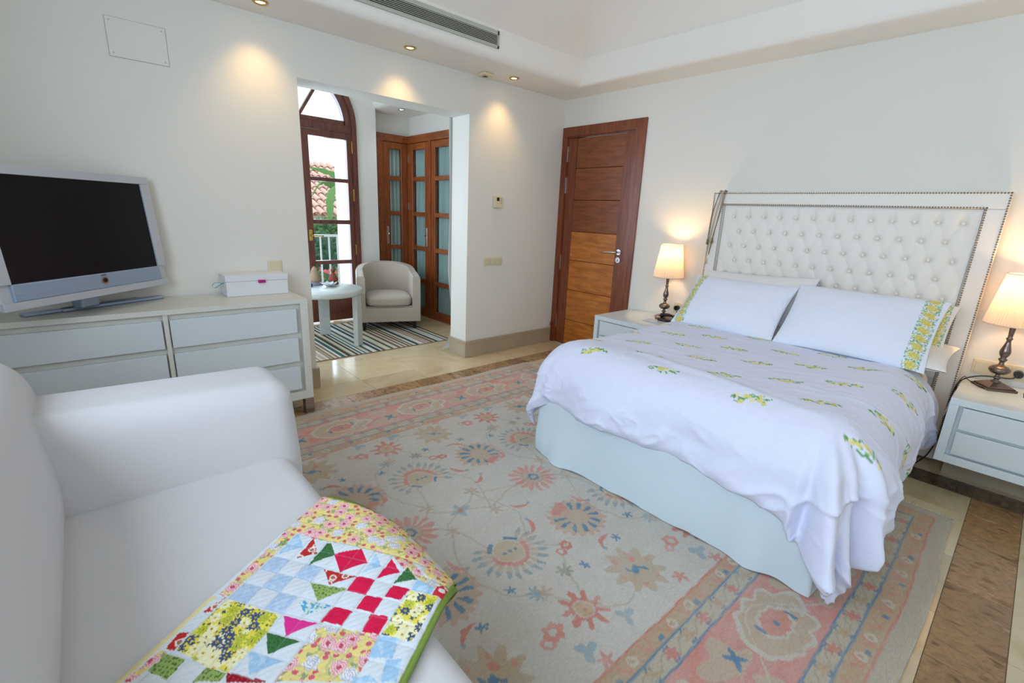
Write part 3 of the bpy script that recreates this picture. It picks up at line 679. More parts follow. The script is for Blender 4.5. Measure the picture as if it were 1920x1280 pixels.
# ------------------------------------------------------------------ rug
RX0, RX1, RY0, RY1 = -4.28, -.775, -3.385, -.452
def rug():
    st = .0052
    xs = np.arange(RX0, RX1+1e-6, st); ys = np.arange(RY0, RY1+1e-6, st)
    X, Y = np.meshgrid(xs, ys, indexing='ij')
    wx = .012*fbm(X*22, Y*22, 3, 2); wy = .012*fbm(X*22, Y*22, 3, 9)
    P, Q = X+wx, Y+wy                     # hand-knotted wobble
    C = np.zeros(X.shape+(3,)); C[:] = LC((196, 190, 178))
    nz = fbm(X*2.2, Y*9, 4, 5); paint(C, np.clip(nz*1.2, 0, 1)*.5, (176, 164, 142)); paint(C, np.clip(-nz*1.2, 0, 1)*.5, (208, 204, 194))
    T = (180, 152, 120); PK = (206, 118, 102); RD = (200, 94, 78); BL = (30, 112, 150); LB = (96, 146, 164); GN = (108, 128, 104); IV = (196, 190, 172); OR = (178, 140, 96)
    YC = -1.9185; hw = (RY1-RY0)/2
    Pb, Qb = X+wx*.45, Y+wy*.45; dy = hw-np.abs(Qb-YC); dx = np.minimum(RX1-Pb, Pb-RX0); dist = np.minimum(dy, dx)     # distance from the rug edge
    along = np.where(dy < dx, P, Q)
    inb = lambda a, b: ((dist >= a) & (dist < b)).astype(float)
    line = lambda a, w=.005: np.clip(1-np.abs(dist-a)/w, 0, 1)*1.4
    paint(C, inb(0, .065)*.8, (174, 158, 132))
    for a, b, bc in ((.065, .135, OR), (.525, .585, OR)):
        paint(C, inb(a, b)*.85, bc)
    for a, b in ((.135, .195), (.46, .525)): paint(C, inb(a, b)*.8, (180, 166, 138))
    paint(C, inb(.195, .46)*(.8+.3*fbm(P*6, Q*20, 3, 1)), PK)
    # guard-stripe figures
    for a, b in ((.065, .135), (.525, .585)):
        mid = (a+b)/2; h = (b-a)/2
        ph = (along/.115) % 1-.5; k = np.floor(along/.115)
        e1 = np.hypot(ph*.115/.030, (dist-mid)/.018)
        paint(C, inb(a, b)*(np.abs(np.hypot((ph)*.115, (dist-mid)*1.2)-.017) < .006)*(np.sin(k*2.4) > -.2)*.8, IV)
        paint(C, inb(a, b)*((np.abs(ph*.115-.035) < .011) & (np.abs(dist-mid+.012) < .009) & (k % 2 == 0))*.9, BL)
        paint(C, inb(a, b)*((np.abs(np.abs(ph*.115+.035)-.6*(dist-mid)-.012) < .005) & (np.abs(dist-mid) < .022))*.75, PK)
    for a, b in ((.135, .195), (.46, .525)):
        mid = (a+b)/2; ph = ((along+.05)/.21) % 1-.5; s = ph*.21
        vine = mid+.014*np.sin(along/.21*4*PI)
        paint(C, inb(a, b)*(np.abs(dist-vine) < .0035)*.6, (158, 138, 104))
        star = np.hypot(s, dist-mid)*(1+.35*np.cos(6*np.arctan2(s, dist-mid)+1))
        paint(C, inb(a, b)*(star < .02)*.75, RD)
        s2 = (((along+.155)/.21) % 1-.5)*.21; star = np.hypot(s2, dist-mid)*(1+.4*np.cos(5*np.arctan2(s2, dist-mid)))
        paint(C, inb(a, b)*(star < .019)*.6, OR)
        s3 = (((along)/.105) % 1-.5)*.105
        paint(C, inb(a, b)*((np.abs(s3) < .014) & (np.abs(np.abs(dist-mid)-.024+.3*np.abs(s3)) < .003))*.8, BL)
    # main border: alternating cream cartouches with scalloped edges on pink
    mid = .3275; per = .56
    for off in (0, .5):
        s = (((along+.12)/per+off) % 1-.5)*per; r = dist-mid
        th_ = np.arctan2(r, s)
        R_ = np.hypot(s/1.55, r)
        lob = R_/(1+.16*np.abs(np.cos(4*th_))+.06*np.cos(9*th_))
        if off == 0:
            paint(C, inb(.2, .455)*(lob < .098)*.9, (184, 162, 132)); paint(C, inb(.2, .455)*(np.abs(lob-.098) < .006)*.9, IV)
            paint(C, (lob < .045)*inb(.2, .455)*.8, PK); paint(C, (np.abs(lob-.045) < .005)*inb(.2, .455)*.9, IV)
            for q in (-1, 1):
                paint(C, inb(.2, .455)*(np.hypot((s-q*.075)/.6, (r+.02*q)/1.5) < .015)*.9, BL)
            paint(C, inb(.2, .455)*(np.hypot(s, r) < .012)*.9, BL)
        else:
            paint(C, inb(.2, .455)*(np.hypot(s/1.7, r-.05)/(1+.3*np.cos(5*th_)) < .055)*.85, (186, 166, 138))
            paint(C, inb(.2, .455)*(np.hypot(s/1.5, r+.075)/(1+.3*np.cos(6*th_)) < .038)*.85, (186, 166, 138))
            bst = np.hypot(s-.03, r-.03)*(1+.5*np.cos(4*np.arctan2(r-.03, s-.03))); paint(C, inb(.2, .455)*(bst < .022)*.95, BL)
            bst = np.hypot(s+.16, r+.03)*(1+.5*np.cos(4*np.arctan2(r+.03, s+.16))); paint(C, inb(.2, .455)*(bst < .018)*.85, IV)
    vin = np.abs(r - .085*np.sin(along/per*2*PI)); paint(C, inb(.2, .455)*(vin < .004)*.7, IV)
    for a in (.135, .195, .46, .525): paint(C, line(a, .006)*(a != .1)*.85, BL if a != .065 else PK)
    paint(C, line(.065)*.8, RD); paint(C, line(.585)*.85, RD)
    field = (dist > .59).astype(float)
    # ------------- field: motif columns repeat every .71 m, mirrored about the long axis
    YM = -1.893
    def loc(cx, cy):
        return P-cx, Q-cy
    def A(dx_, dy_): return np.hypot(dx_, dy_), np.arctan2(dy_, dx_)
    def sel(r, R): return (r < R)
    def wheel(cx, cy, ang):
        u, w = loc(cx, cy); r, a = A(u, w); bx_ = r < .15
        paint(C, field*(r < .118+.012*np.cos(20*(a)))*.75, T); paint(C, field*(np.abs(r-.122-.010*np.cos(20*a)) < .005)*.55, PK)
        da = (a-ang+PI) % (2*PI)-PI
        pet = (np.cos(12*a+ang) > .05+.5*np.abs(r-.083)/.03) & (r > .055) & (r < .108) & (np.abs(np.abs(da)-PI) > .45)
        paint(C, field*pet*.95, BL)
        paint(C, field*((r > .07) & (r < .118) & (np.abs(np.abs(da)-PI) < .45))*.75, PK)
        paint(C, field*(np.abs(r-.052) < .003)*.5, PK)
    def shell(cx, cy, ang):
        u, w = loc(cx, cy); r, a = A(u, w); da = (a-ang+PI) % (2*PI)-PI
        ray = (r < .135+.022*np.cos(22*a)) & (r > .07) & (np.abs(da) < 2.3) & (np.cos(22*a) > -.35)
        paint(C, field*ray*.65, T); paint(C, field*(ray & (r > .12))*.6, LB)
        paint(C, field*(r < .068)*.75, (184, 160, 118))
        paint(C, field*((r > .066) & (r < .088+.004*np.cos(30*a)) & (np.abs(da) < 1.75))*.9, PK)
        paint(C, field*(np.abs(r-.064) < .003)*.8, IV)
        paint(C, field*((r > .07) & (r < .085) & (np.abs(da) > 2.0) & (np.abs(da) < 2.7))*.95, BL)
        for k in (-1, 0, 1):
            px_, py_ = .025*math.cos(ang+1.57)*k, .025*math.sin(ang+1.57)*k
            paint(C, field*(np.hypot(u-px_, w-py_) < .008)*.9, BL)
    def redspike(cx, cy, ang):
        u, w = loc(cx, cy); r, a = A(u, w)
        paint(C, field*((r < .105+.02*np.cos(16*a+.5)) & (r > .045) & (np.cos(16*a+.5) > -.55+.4*np.sin(3*a)))*.75, PK)
        paint(C, field*(r < .058)*.7, T); paint(C, field*((r > .016) & (r < .03+.004*np.cos(9*a)))*.95, BL)
    def coral(cx, cy, ang=0):
        u, w = loc(cx, cy); r, a = A(u, w)
        paint(C, field*((r < .068+.022*np.cos(9*a)) & ((r < .052) | (np.cos(9*a) > .1)))*.85, RD)
        paint(C, field*(r < .034)*.85, (186, 160, 112)); paint(C, field*(np.abs(r-.036) < .003)*.7, IV); paint(C, field*(r < .010)*.8, RD)
    def tan(cx, cy, ang=0):
        u, w = loc(cx, cy); r, a = A(u, w)
        paint(C, field*(r < .10+.022*np.cos(10*a))*.8, (178, 154, 118)); paint(C, field*(np.hypot(u-.03, w-.035) < .016)*.8, PK)
        for k in range(6):
            b_ = k*PI/3; paint(C, field*(np.hypot(u-.08*math.cos(b_), w-.08*math.sin(b_)) < .012)*.5, PK)
        paint(C, field*((np.abs(w+.35*u-.012*np.sin(u*150)) < .010) & (np.abs(u) < .035))*.95, BL)
        paint(C, field*(np.hypot(u, w) < .016)*.95, BL)
    def star(cx, cy, c, R=.022, n=6, al=.85):
        u, w = loc(cx, cy); r, a = A(u, w); paint(C, field*(r < R*(1+.45*np.cos(n*a)))*al, c)
    def ring(cx, cy, c, R=.026):
        u, w = loc(cx, cy); r, a = A(u, w); paint(C, field*((r < R*(1+.15*np.cos(6*a))) & (r > R*.38))*.85, c)
        sg_ = 1 if cy > YM else -1
        paint(C, field*((np.abs(np.hypot(u+.045, w-sg_*.02)-.018) < .006) & (w*sg_ < .045))*.7, c)
    def comma(cx, cy, ang, c=RD):
        u, w = loc(cx, cy); p_ = u*math.cos(ang)+w*math.sin(ang); q_ = -u*math.sin(ang)+w*math.cos(ang)
        paint(C, field*((np.abs(q_-10*p_*p_*.9) < .010*np.clip(1-(p_/.05)**2, 0, 1)+.001) & (np.abs(p_) < .05))*.8, c)
        paint(C, field*(np.hypot(p_-.045, q_-.02) < .010)*.7, LB)
    def vine(pts, c=(158, 136, 100)):
        q = [ (v_.x, v_.y) for v_ in smoothpath([(a_, b_, 0) for a_, b_ in pts], 7)]
        best = np.full(X.shape, 9.)
        x0_, x1_ = min(a_ for a_, _ in q)-.03, max(a_ for a_, _ in q)+.03
        i0, i1 = np.searchsorted(xs, [x0_, x1_])
        if i1-i0 < 2: return
        PP, QQ = P[i0:i1], Q[i0:i1]; bb = np.full(PP.shape, 9.)
        for (ax, ay), (bx_, by_) in zip(q[:-1], q[1:]):
            vx, vy = bx_-ax, by_-ay; tt_ = np.clip(((PP-ax)*vx+(QQ-ay)*vy)/(vx*vx+vy*vy+1e-9), 0, 1)
            bb = np.minimum(bb, np.hypot(PP-ax-tt_*vx, QQ-ay-tt_*vy))
        mk = (np.clip(1-bb/.006, 0, 1)*.6*field[i0:i1])[..., None]; C[i0:i1] = C[i0:i1]*(1-mk)+LC(c)*mk
    for c0 in (.71, 0, -.71, -1.42):
        for sg_ in (1, -1):
            mir = lambda y_: YM+sg_*(y_-YM)
            vine([(-2.43+c0, mir(-1.96)), (-2.36+c0, mir(-1.72)), (-2.45+c0, mir(-1.55)), (-2.35+c0, mir(-1.44))])
            vine([(-2.43+c0, mir(-1.96)), (-2.25+c0, mir(-1.90)), (-2.1+c0, mir(-1.89)), (-1.95+c0, mir(-1.8)), (-1.9+c0, mir(-1.6))])
            vine([(-2.35+c0, mir(-1.44)), (-2.44+c0, mir(-1.36)), (-2.5+c0, mir(-1.19)), (-2.4+c0, mir(-1.1)), (-2.24+c0, mir(-1.18))])
            vine([(-2.67+c0, mir(-1.96)), (-2.55+c0, mir(-1.9)), (-2.43+c0, mir(-1.96))])
            vine([(-2.66+c0, mir(-1.79)), (-2.76+c0, mir(-1.6)), (-2.72+c0, mir(-1.4)), (-2.62+c0, mir(-1.33)), (-2.54+c0, mir(-1.2))])
            coral(-2.545+c0, mir(-1.18)); tan(-2.24+c0, mir(-1.178))
            wheel(-2.172+c0, mir(-1.534), PI*.5*sg_+.3); shell(-2.555+c0, mir(-1.556), -PI/2*-sg_)
            for (sx, sy) in ((-2.381, -1.318), (-2.153, -1.338), (-1.975, -1.40)): star(sx+c0, mir(sy), BL, .016, 5)
            star(-2.462+c0, mir(-1.345), GN, .024, 7, .7); star(-2.627+c0, mir(-1.33), LB, .026, 8, .7)
            ring(-2.352+c0, mir(-1.44), RD)
            comma(-2.211+c0, mir(-1.362), 2.6*sg_); comma(-2.368+c0, mir(-1.61), -.9*sg_); comma(-2.32+c0, mir(-1.745), .5*sg_); comma(-2.07+c0, mir(-1.62), 1.2*sg_, PK)
            for (sx, sy) in ((-2.422, -1.80), (-2.665, -1.79), (-1.89, -1.32)): star(sx+c0, mir(sy), T, .026, 6, .7)
            star(-2.145+c0, mir(-1.045), PK, .022, 5); star(-1.93+c0, mir(-1.01), RD, .022, 5, .7)
            for (sx, sy) in ((-2.454, -1.07), (-2.662, -1.07)): star(sx+c0, mir(sy), LB, .03, 3, .6)
            ring(-1.985+c0, mir(-1.18), PK, .034)
        redspike(-2.101+c0, YM, 0); star(-2.553+c0, YM, LB, .034, 4, .6); star(-2.553+c0, YM, RD, .014, 4, .8)
    # worn, abrashed wool
    C[:] = C*.84+LC((196, 190, 178))*.16
    wr = fbm(X*5, Y*26, 4, 11); wr2 = fbm(X*30, Y*30, 2, 21)
    paint(C, np.clip(wr+.15, 0, 1)*.34, (200, 194, 182)); paint(C, np.clip(wr2*1.2, 0, 1)*.25, (180, 170, 150))
    Z = .011+.0008*fbm(X*8, Y*8, 3, 4)
    edge = np.minimum(dx, dy); Z = Z-.003*np.clip(1-edge/.02, 0, 1)
    Xe = X; Ye = Y+.008*np.clip(1-np.minimum(hw-np.abs(Y-YC), .3)/.3, 0, 1)*np.sin(X*5)*1.0
    r = thing('rug', 'large faded oriental wool rug with pink border under bed and sofa', 'rug', (0, 0, 0))
    gridmesh('pile', Xe, Ye, Z, M['rug'], r, C)
    # woven edge and thickness
    boxes('selvedge', [(RX0, RX1, RY0+.009, RY0+.018, .001, .0095), (RX0, RX1, RY1-.018, RY1-.009, .001, .0095), (RX1-.006, RX1, RY0+.01, RY1-.01, .001, .0095)], M['base'], r)
    bm = bmesh.new()
    for i in range(520):
        y = RY0+.012+(RY1-RY0-.024)*i/519; L = .02+.012*random.random(); dd = random.uniform(-.006, .006)
        tube_bm(bm, [(RX1-.003, y, .006), (RX1+L*.5, y+dd*.5, .003), (RX1+L, y+dd, .0015)], .0011, 3)
    o = link('fringe', mesh_from(bm, 'fringe'), M['linen'], r); o['kind'] = 'stuff'
rug()

# striped rug in the alcove
def striped():
    r = thing('striped_rug', 'striped rug in teal, brown and cream under the alcove tub chair', 'rug')
    x0, x1, y0, y1 = -2.75, -.9, .59, 1.83
    xs = np.arange(x0, x1, .004); ys = np.arange(y0, y1, .03); X, Y = np.meshgrid(xs, ys, indexing='ij')
    pal = [(196, 188, 170), (50, 92, 88), (120, 96, 66), (206, 200, 188), (66, 62, 40), (150, 130, 102), (190, 184, 150), (36, 110, 112), (214, 208, 196), (98, 76, 40), (176, 160, 142), (72, 76, 44), (200, 196, 170), (132, 106, 90), (40, 78, 80)]
    rr = random.Random(5); C = np.zeros(X.shape+(3,)); x = x1; i = 0; last = -1
    xe = []
    while x > x0:
        k = rr.randrange(len(pal))
        if k == last: continue
        w = rr.choice([.014, .018, .026, .036]); xe.append((x-w, x, pal[k])); x -= w; last = k
        if rr.random() < .5: xe.append((x-.02, x, pal[rr.choice([0, 3, 8, 12])])); x -= .02
    for a, b_, c in xe: C[(xs >= a) & (xs < b_)] = LC(c)
    Z = .009+.0006*fbm(X*30, Y*10, 2)
    gridmesh('pile', X, Y, Z, M['stripe'], r, C); boxes('backing', [(x0+.004, x1-.006, y0+.002, y1-.03, .001, .0075)], M['clay'], r)
striped()

# ------------------------------------------------------------------ bed
BY1, BY0, BX0, BX1 = -1.69, -3.085, -1.87, -.13
bed = thing('bed', 'double bed base and mattress with pale blue-white skirt, under the duvet', 'bed')
box('base', BX0+.03, BX1, BY0+.03, BY1-.03, .06, .31, M['linen'], bed, .01)
for x in (BX0+.1, BX1-.1):
    for y in (BY0+.1, BY1-.1): box('leg', x-.025, x+.025, y-.025, y+.025, .012, .07, M['dkleg'], bed)
box('mattress', BX0+.02, BX1-.0, BY0+.02, BY1-.02, .31, .545, M['linen'], bed, .05, 4, True)
def skirt():
    P = []
    def seg(a, b, n):
        for i in range(n): P.append((a[0]+(b[0]-a[0])*i/n, a[1]+(b[1]-a[1])*i/n))
    seg((BX1, BY1), (BX0, BY1), 120); seg((BX0, BY1), (BX0, BY0), 160); seg((BX0, BY0), (BX1, BY0), 120); P.append((BX1, BY0))
    P = np.array(P); n = len(P); s = np.linspace(0, 4.9, n); nrm = np.zeros_like(P)
    nrm[:120] = (0, 1); nrm[120:280] = (-1, 0); nrm[280:] = (0, -1)
    for k in range(8): nrm = (np.roll(nrm, 1, 0)+nrm+np.roll(nrm, -1, 0))/3
    V = np.linspace(0, 1, 26)[None, :]; Sx = s[:, None]
    cor = np.exp(-((np.abs(Sx-1.74)-.0)/.10)**2)+np.exp(-((np.abs(Sx-3.135))/.10)**2)
    out = .012*V + V**1.5*(.010*fbm(Sx*7, V*1.2, 2, 3)+.03*vn(Sx*2.2, V*1.5))*1.3 + .03*V**2*cor
    X = P[:, 0:1]+nrm[:, 0:1]*out; Y = P[:, 1:2]+nrm[:, 1:2]*out; Z = .345-(.345-.014)*V+0*Sx + .006*np.sin(Sx*14)*V
    Z = np.maximum(Z, .0135)
    gridmesh('bed_skirt', X, Y, Z, M['skirt'], bed)
skirt()
# duvet -----------------------------------------------------------
def sprig_paint(C, X, Y, cx, cy, ang, sc=1., dens=1):
    """embroidered branch: yellow blossoms over green leaves along a short stem"""
    m_ = (np.abs(X-cx) < .09*sc) & (np.abs(Y-cy) < .09*sc)
    if not m_.any(): return
    u = (X-cx)/sc; v_ = (Y-cy)/sc; p_ = u*math.cos(ang)+v_*math.sin(ang); q_ = -u*math.sin(ang)+v_*math.cos(ang)
    r_ = random.Random(int(abs(cx*1000)+abs(cy*777)))
    G = (92, 150, 84); G2 = (130, 180, 110); Yl = (222, 214, 128); Y2 = (236, 228, 156)
    for k in range(16):
        a = -.065+.13*k/15; b_ = r_.uniform(-.027, .027)*(1.2-abs(a)/.08); th_ = r_.uniform(-.9, .9)+(1.2 if b_ > 0 else -1.2)*.6
        pp = (p_-a)*math.cos(th_)+(q_-b_)*math.sin(th_); qq = -(p_-a)*math.sin(th_)+(q_-b_)*math.cos(th_)
        paint(C, m_*(np.hypot(pp/.0125, qq/.0046) < 1), G if k % 2 else G2)
    for k in range(9):
        a = r_.uniform(-.05, .055); b_ = r_.uniform(-.021, .021)
        rr_ = np.hypot(p_-a, q_-b_); aa = np.arctan2(q_-b_, p_-a)
        paint(C, m_*(rr_ < .0098*(1+.3*np.cos(5*aa+k))), Yl if k % 3 else Y2)
TZ = .605
def drape(X, Y, P):
    """flat cloth coordinates -> draped position over the mattress; rounded shoulders, hanging sides, corner folds"""
    xf, yl, yr, r = P['xf'], P['yl'], P['yr'], P['r']
    a = np.maximum(0, xf-X); bl = np.maximum(0, Y-yl); br = np.maximum(0, yr-Y); b_ = bl+br; sg = np.where(bl > 0, 1., -1.)
    d_ = np.hypot(a, b_)+1e-9; d_ = d_*(1-P.get('tip', 0)*np.sin(2*np.arctan2(b_, a))*(br > 0)*np.clip(d_/.5, 0, 1)); q = r*PI/2
    hh = np.where(d_ < q, r*np.sin(np.minimum(d_/r, PI/2)), r+P['flare']*(d_-q)); dr = np.where(d_ < q, r*(1-np.cos(np.minimum(d_/r, PI/2))), r+(d_-q)*.985)
    phi = np.arctan2(b_, a); corner = np.sin(2*phi)**1.0*np.clip((d_-.10)/.4, 0, 1.2)*((a > 0) & (b_ > 0))
    fold = np.where(sg > 0, P['cfl'], P['cfr'])
    hh = hh + corner*fold*(np.cos(phi*8+1.6)*.5+.35*np.cos(phi*15+5.2)+.35)
    dn = np.clip((dr-.06)/.3, 0, 1)
    side = np.where(a > b_, Y, X)
    hh = hh + dn*(1-np.clip(corner*3, 0, 1)*.6)*P['wav']*(np.sin(side*11+2*vn(X*2, Y*2))*.5+.7*fbm(side*5, dr*3, 3, 8))
    x = np.minimum(X, 1e9); x = np.where(a > 0, xf, X)-hh*a/(np.hypot(a, b_)+1e-9); y = np.where(bl > 0, yl, np.where(br > 0, yr, Y))+hh*b_/(np.hypot(a, b_)+1e-9)*sg
    z = TZ+P['up']-dr
    return x, y, z, d_, dr, a, b_, phi
def duvet():
    stp = .0062
    dv = dict(xf=-1.70, yl=-1.80, yr=-2.97, r=.20, flare=.06, tip=.03, cfl=.05, cfr=.15, wav=.05, up=.025)
    LF, LL, LR = .43, .42, .56
    xs = np.arange(dv['xf']-LF, -.42, stp); ys = np.arange(dv['yr']-LR, dv['yl']+LL, stp)
    X, Y = np.meshgrid(xs, ys, indexing='ij')
    ext = .10*np.clip((-2.80-Y)/.25, 0, 1)**1.5; X = X-ext*np.clip((-1.70-X)/LF, 0, 1)
    x, y, z, d_, dr, a, b_, phi = drape(X, Y, dv)
    # puffed filling, ridges and creases
    top = np.clip(1-d_/.2, 0, 1)
    puff = .016*fbm(X*2.2, Y*2.2, 2, 1)+.010*np.exp(-((X+1.68)/.12)**2)*(1+1.5*vn(Y*3, X*2, 4))
    rid = 1-np.abs(2*fbm(X*3.2+Y*1.8, Y*1.6-X*.9, 3, 31)); rid2 = 1-np.abs(2.2*fbm(X*7-Y*3, Y*5+X*4, 3, 41))
    tw = .35+.65*np.clip(dr/.15, 0, 1); crease = (.009*np.clip(rid, 0, 1)**6+.004*np.clip(rid2, 0, 1)**5)*tw
    # long diagonal swag running from the middle of the foot edge
    sw = np.exp(-((X+1.62-.16*(Y+2.3))/.035)**2)*np.clip((Y+3.0)/.3, 0, 1)*np.clip((-1.95-Y)/.3, 0, 1); crease = crease+.010*sw
    fine = .0010*fbm(X*26, Y*26, 2, 3)
    disp = puff+crease+fine
    nx = -a/d_*np.clip(dr/.2, 0, 1); ny = np.where(Y > dv['yl'], 1, -1)*b_/d_*np.clip(dr/.2, 0, 1); nzv = np.clip(1-dr/.2, 0, 1)
    k = 1.0+1.6*np.clip(dr/.2, 0, 1)
    x = x+nx*disp*k; y = y+ny*disp*k; z = z+nzv*disp
    # hem tucks inwards
    ef = (dv['xf']-LF)-ext; eh = np.minimum(np.minimum(X-ef, (dv['yl']+LL)-Y), Y-(dv['yr']-LR)); hem = np.clip(1-eh/.05, 0, 1)
    x = x-nx*.030*hem**2; y = y-ny*.030*hem**2
    z = z+.03*np.clip(dr/.2, 0, 1)*vn(np.where(a > b_, Y, X)*5, 0*X, 6)*np.clip(1-eh/.2, 0, 1)
    # head end sinks under the pillows
    z = z-.02*np.clip((X+.62)/.2, 0, 1)
    z = np.maximum(z, .022+.003*vn(X*8, Y*8))
    C = np.zeros(X.shape+(3,)); C[:] = LC((226, 229, 246))
    rows = 0
    for i in range(7):
        cx = -1.74+.183*i
        for j in range(-1, 6):
            cy = -1.56-.39*j-(.195 if i % 2 else 0)
            jit = random.Random(i*31+j); sprig_paint(C, X, Y, cx+jit.uniform(-.012, .012), cy+jit.uniform(-.012, .012), -PI/2+.35+jit.uniform(-.15, .15), 1.0)
    o = gridmesh('duvet', x, y, z, M['duvet'], None, C)
    so = o.modifiers.new('thickness', 'SOLIDIFY'); so.thickness = .016; so.offset = -1
    return tag(o, 'white duvet with yellow flower sprigs draped over the bed', 'duvet')
duvet()
def sheet():
    dv = dict(xf=-3., yl=-1.75, yr=-3.0, r=.10, flare=.10, cfl=0, cfr=0, wav=.03, up=-.035)
    xs = np.arange(-.75, -.17, .008); ys = np.arange(-3.0-.45, -1.75+.25, .008); X, Y = np.meshgrid(xs, ys, indexing='ij')
    x, y, z, d_, dr, a, b_, phi = drape(X, Y, dv)
    z = z+.004*fbm(X*9, Y*9, 3); x = x+.0*X
    C = np.zeros(X.shape+(3,)); C[:] = LC((238, 234, 226))
    mk = (np.abs(X+.27+.006*np.sin(Y*70)) < .011*(.6+.9*np.abs(np.sin(Y*34)))); paint(C, mk*1., (222, 196, 60)); mk = (np.abs(X+.285+.01*np.sin(Y*90)) < .004); paint(C, mk*1., (130, 160, 70))
    o = gridmesh('sheet', x, y, np.maximum(z, .02), M['pillow'], None, C)
    tag(o, 'white bed sheet with yellow embroidered edge, hanging between duvet and headboard', 'sheet')
sheet()
# pillows ----------------------------------------------------------
def pillow(label, loc, W_, Hh, T, rx, rz, band=0, base=(240, 240, 242), seed=0, roll=0, name='pillow'):
    """local x = width, y = thickness, z = height"""
    n, k = 200, 130
    U, V = np.meshgrid(np.linspace(-1, 1, n), np.linspace(-1, 1, k), indexing='ij'); parts = []
    root = thing(name, label, 'pillow', loc)
    root.rotation_mode = 'XYZ'
    root.matrix_world = Matrix.Translation(loc) @ Matrix.Rotation(rz, 4, 'Z') @ Matrix.Rotation(roll, 4, 'Y') @ Matrix.Rotation(rx, 4, 'X')
    ex = np.sign(U)*(1-np.abs(1-np.abs(U))**1.0)
    xx = W_/2*U*(1-.045*(1-V**2)); zz_ = Hh/2*V*(1-.06*(1-U**2))
    body = np.clip((1-np.abs(U)**2.4), 0, 1)**.55*np.clip((1-np.abs(V)**2.4), 0, 1)**.55
    if band:     # flat open end beyond the filling
        e = np.clip((1-U*band)/.20, 0, 1); body = body*(.25+.75*e**.6)
    for side in (-1, 1):
        wr = .007*fbm(U*2.6+seed, V*2, 2, seed)*body+.0012*fbm(U*14+seed, V*9, 2, seed)
        edg = (1-np.clip((1-np.abs(U))/.12, 0, 1))+(1-np.clip((1-np.abs(V))/.15, 0, 1)); wr = wr+.004*np.sin((U*W_+V*Hh*.4)*120)*np.clip(edg, 0, 1)*(body > .05)*np.sin(PI*body)
        yy = side*(T/2*body+.0015)+wr*body**.5*1.0
        C = np.zeros(U.shape+(3,)); C[:] = LC(base)
        if band:
            px_ = (W_/2*band-xx)*band; per = Hh/9; j_ = np.round((zz_)/per); w_ = zz_-j_*per
            rr_ = np.hypot((px_-.062)/1.25, w_); aa = np.arctan2(w_, px_-.062)
            paint(C, ((np.abs(px_-.062) < .036) & (fbm(xx*260, zz_*260, 2, 4) > .06) & (rr_ > .012))*.9, (96, 164, 110))
            paint(C, (rr_ < .0195*(1+.22*np.cos(8*aa)))*1., (226, 216, 130)); paint(C, ((rr_ < .0165) & (fbm(xx*330, zz_*330, 1, 9) > .05))*.9, (208, 190, 92))
        o = gridmesh('pillow_front' if side < 0 else 'pillow_back', xx, yy, zz_, M['pillow'], root, C)
    return root
BLb = (206, 202, 194)
# hidden and back pillows first
pillow('beige lower pillow lying flat behind left pillows', (-.36, -2.06, .665), .68, .40, .12, math.radians(-82), math.radians(90+180), 0, BLb, 11)
pillow('plain white pillow leaning behind the front left pillow', (-.275, -2.10, .805), .74, .40, .15, math.radians(-30), math.radians(-91), 0, (232, 230, 228), 12, math.radians(-2))
pillow('white pillow lying flat under the pillows at right of bed', (-.37, -2.80, .675), .78, .42, .13, math.radians(-82), math.radians(-90), 0, (238, 234, 228), 13)
pillow('white pillow with yellow edge leaning behind the front right pillow', (-.27, -2.785, .775), .72, .36, .13, math.radians(-33), math.radians(-89), 1, (238, 234, 228), 14)
pillow('front left pillow, white with flower band at its left end', (-.455, -2.055, .775), .68, .44, .17, math.radians(-44), math.radians(-91), -1, (232, 236, 248), 15, math.radians(0))
pillow('large front right pillow, white with flower band at its right end', (-.455, -2.755, .79), .72, .46, .17, math.radians(-44), math.radians(-90), 1, (232, 236, 248), 16)

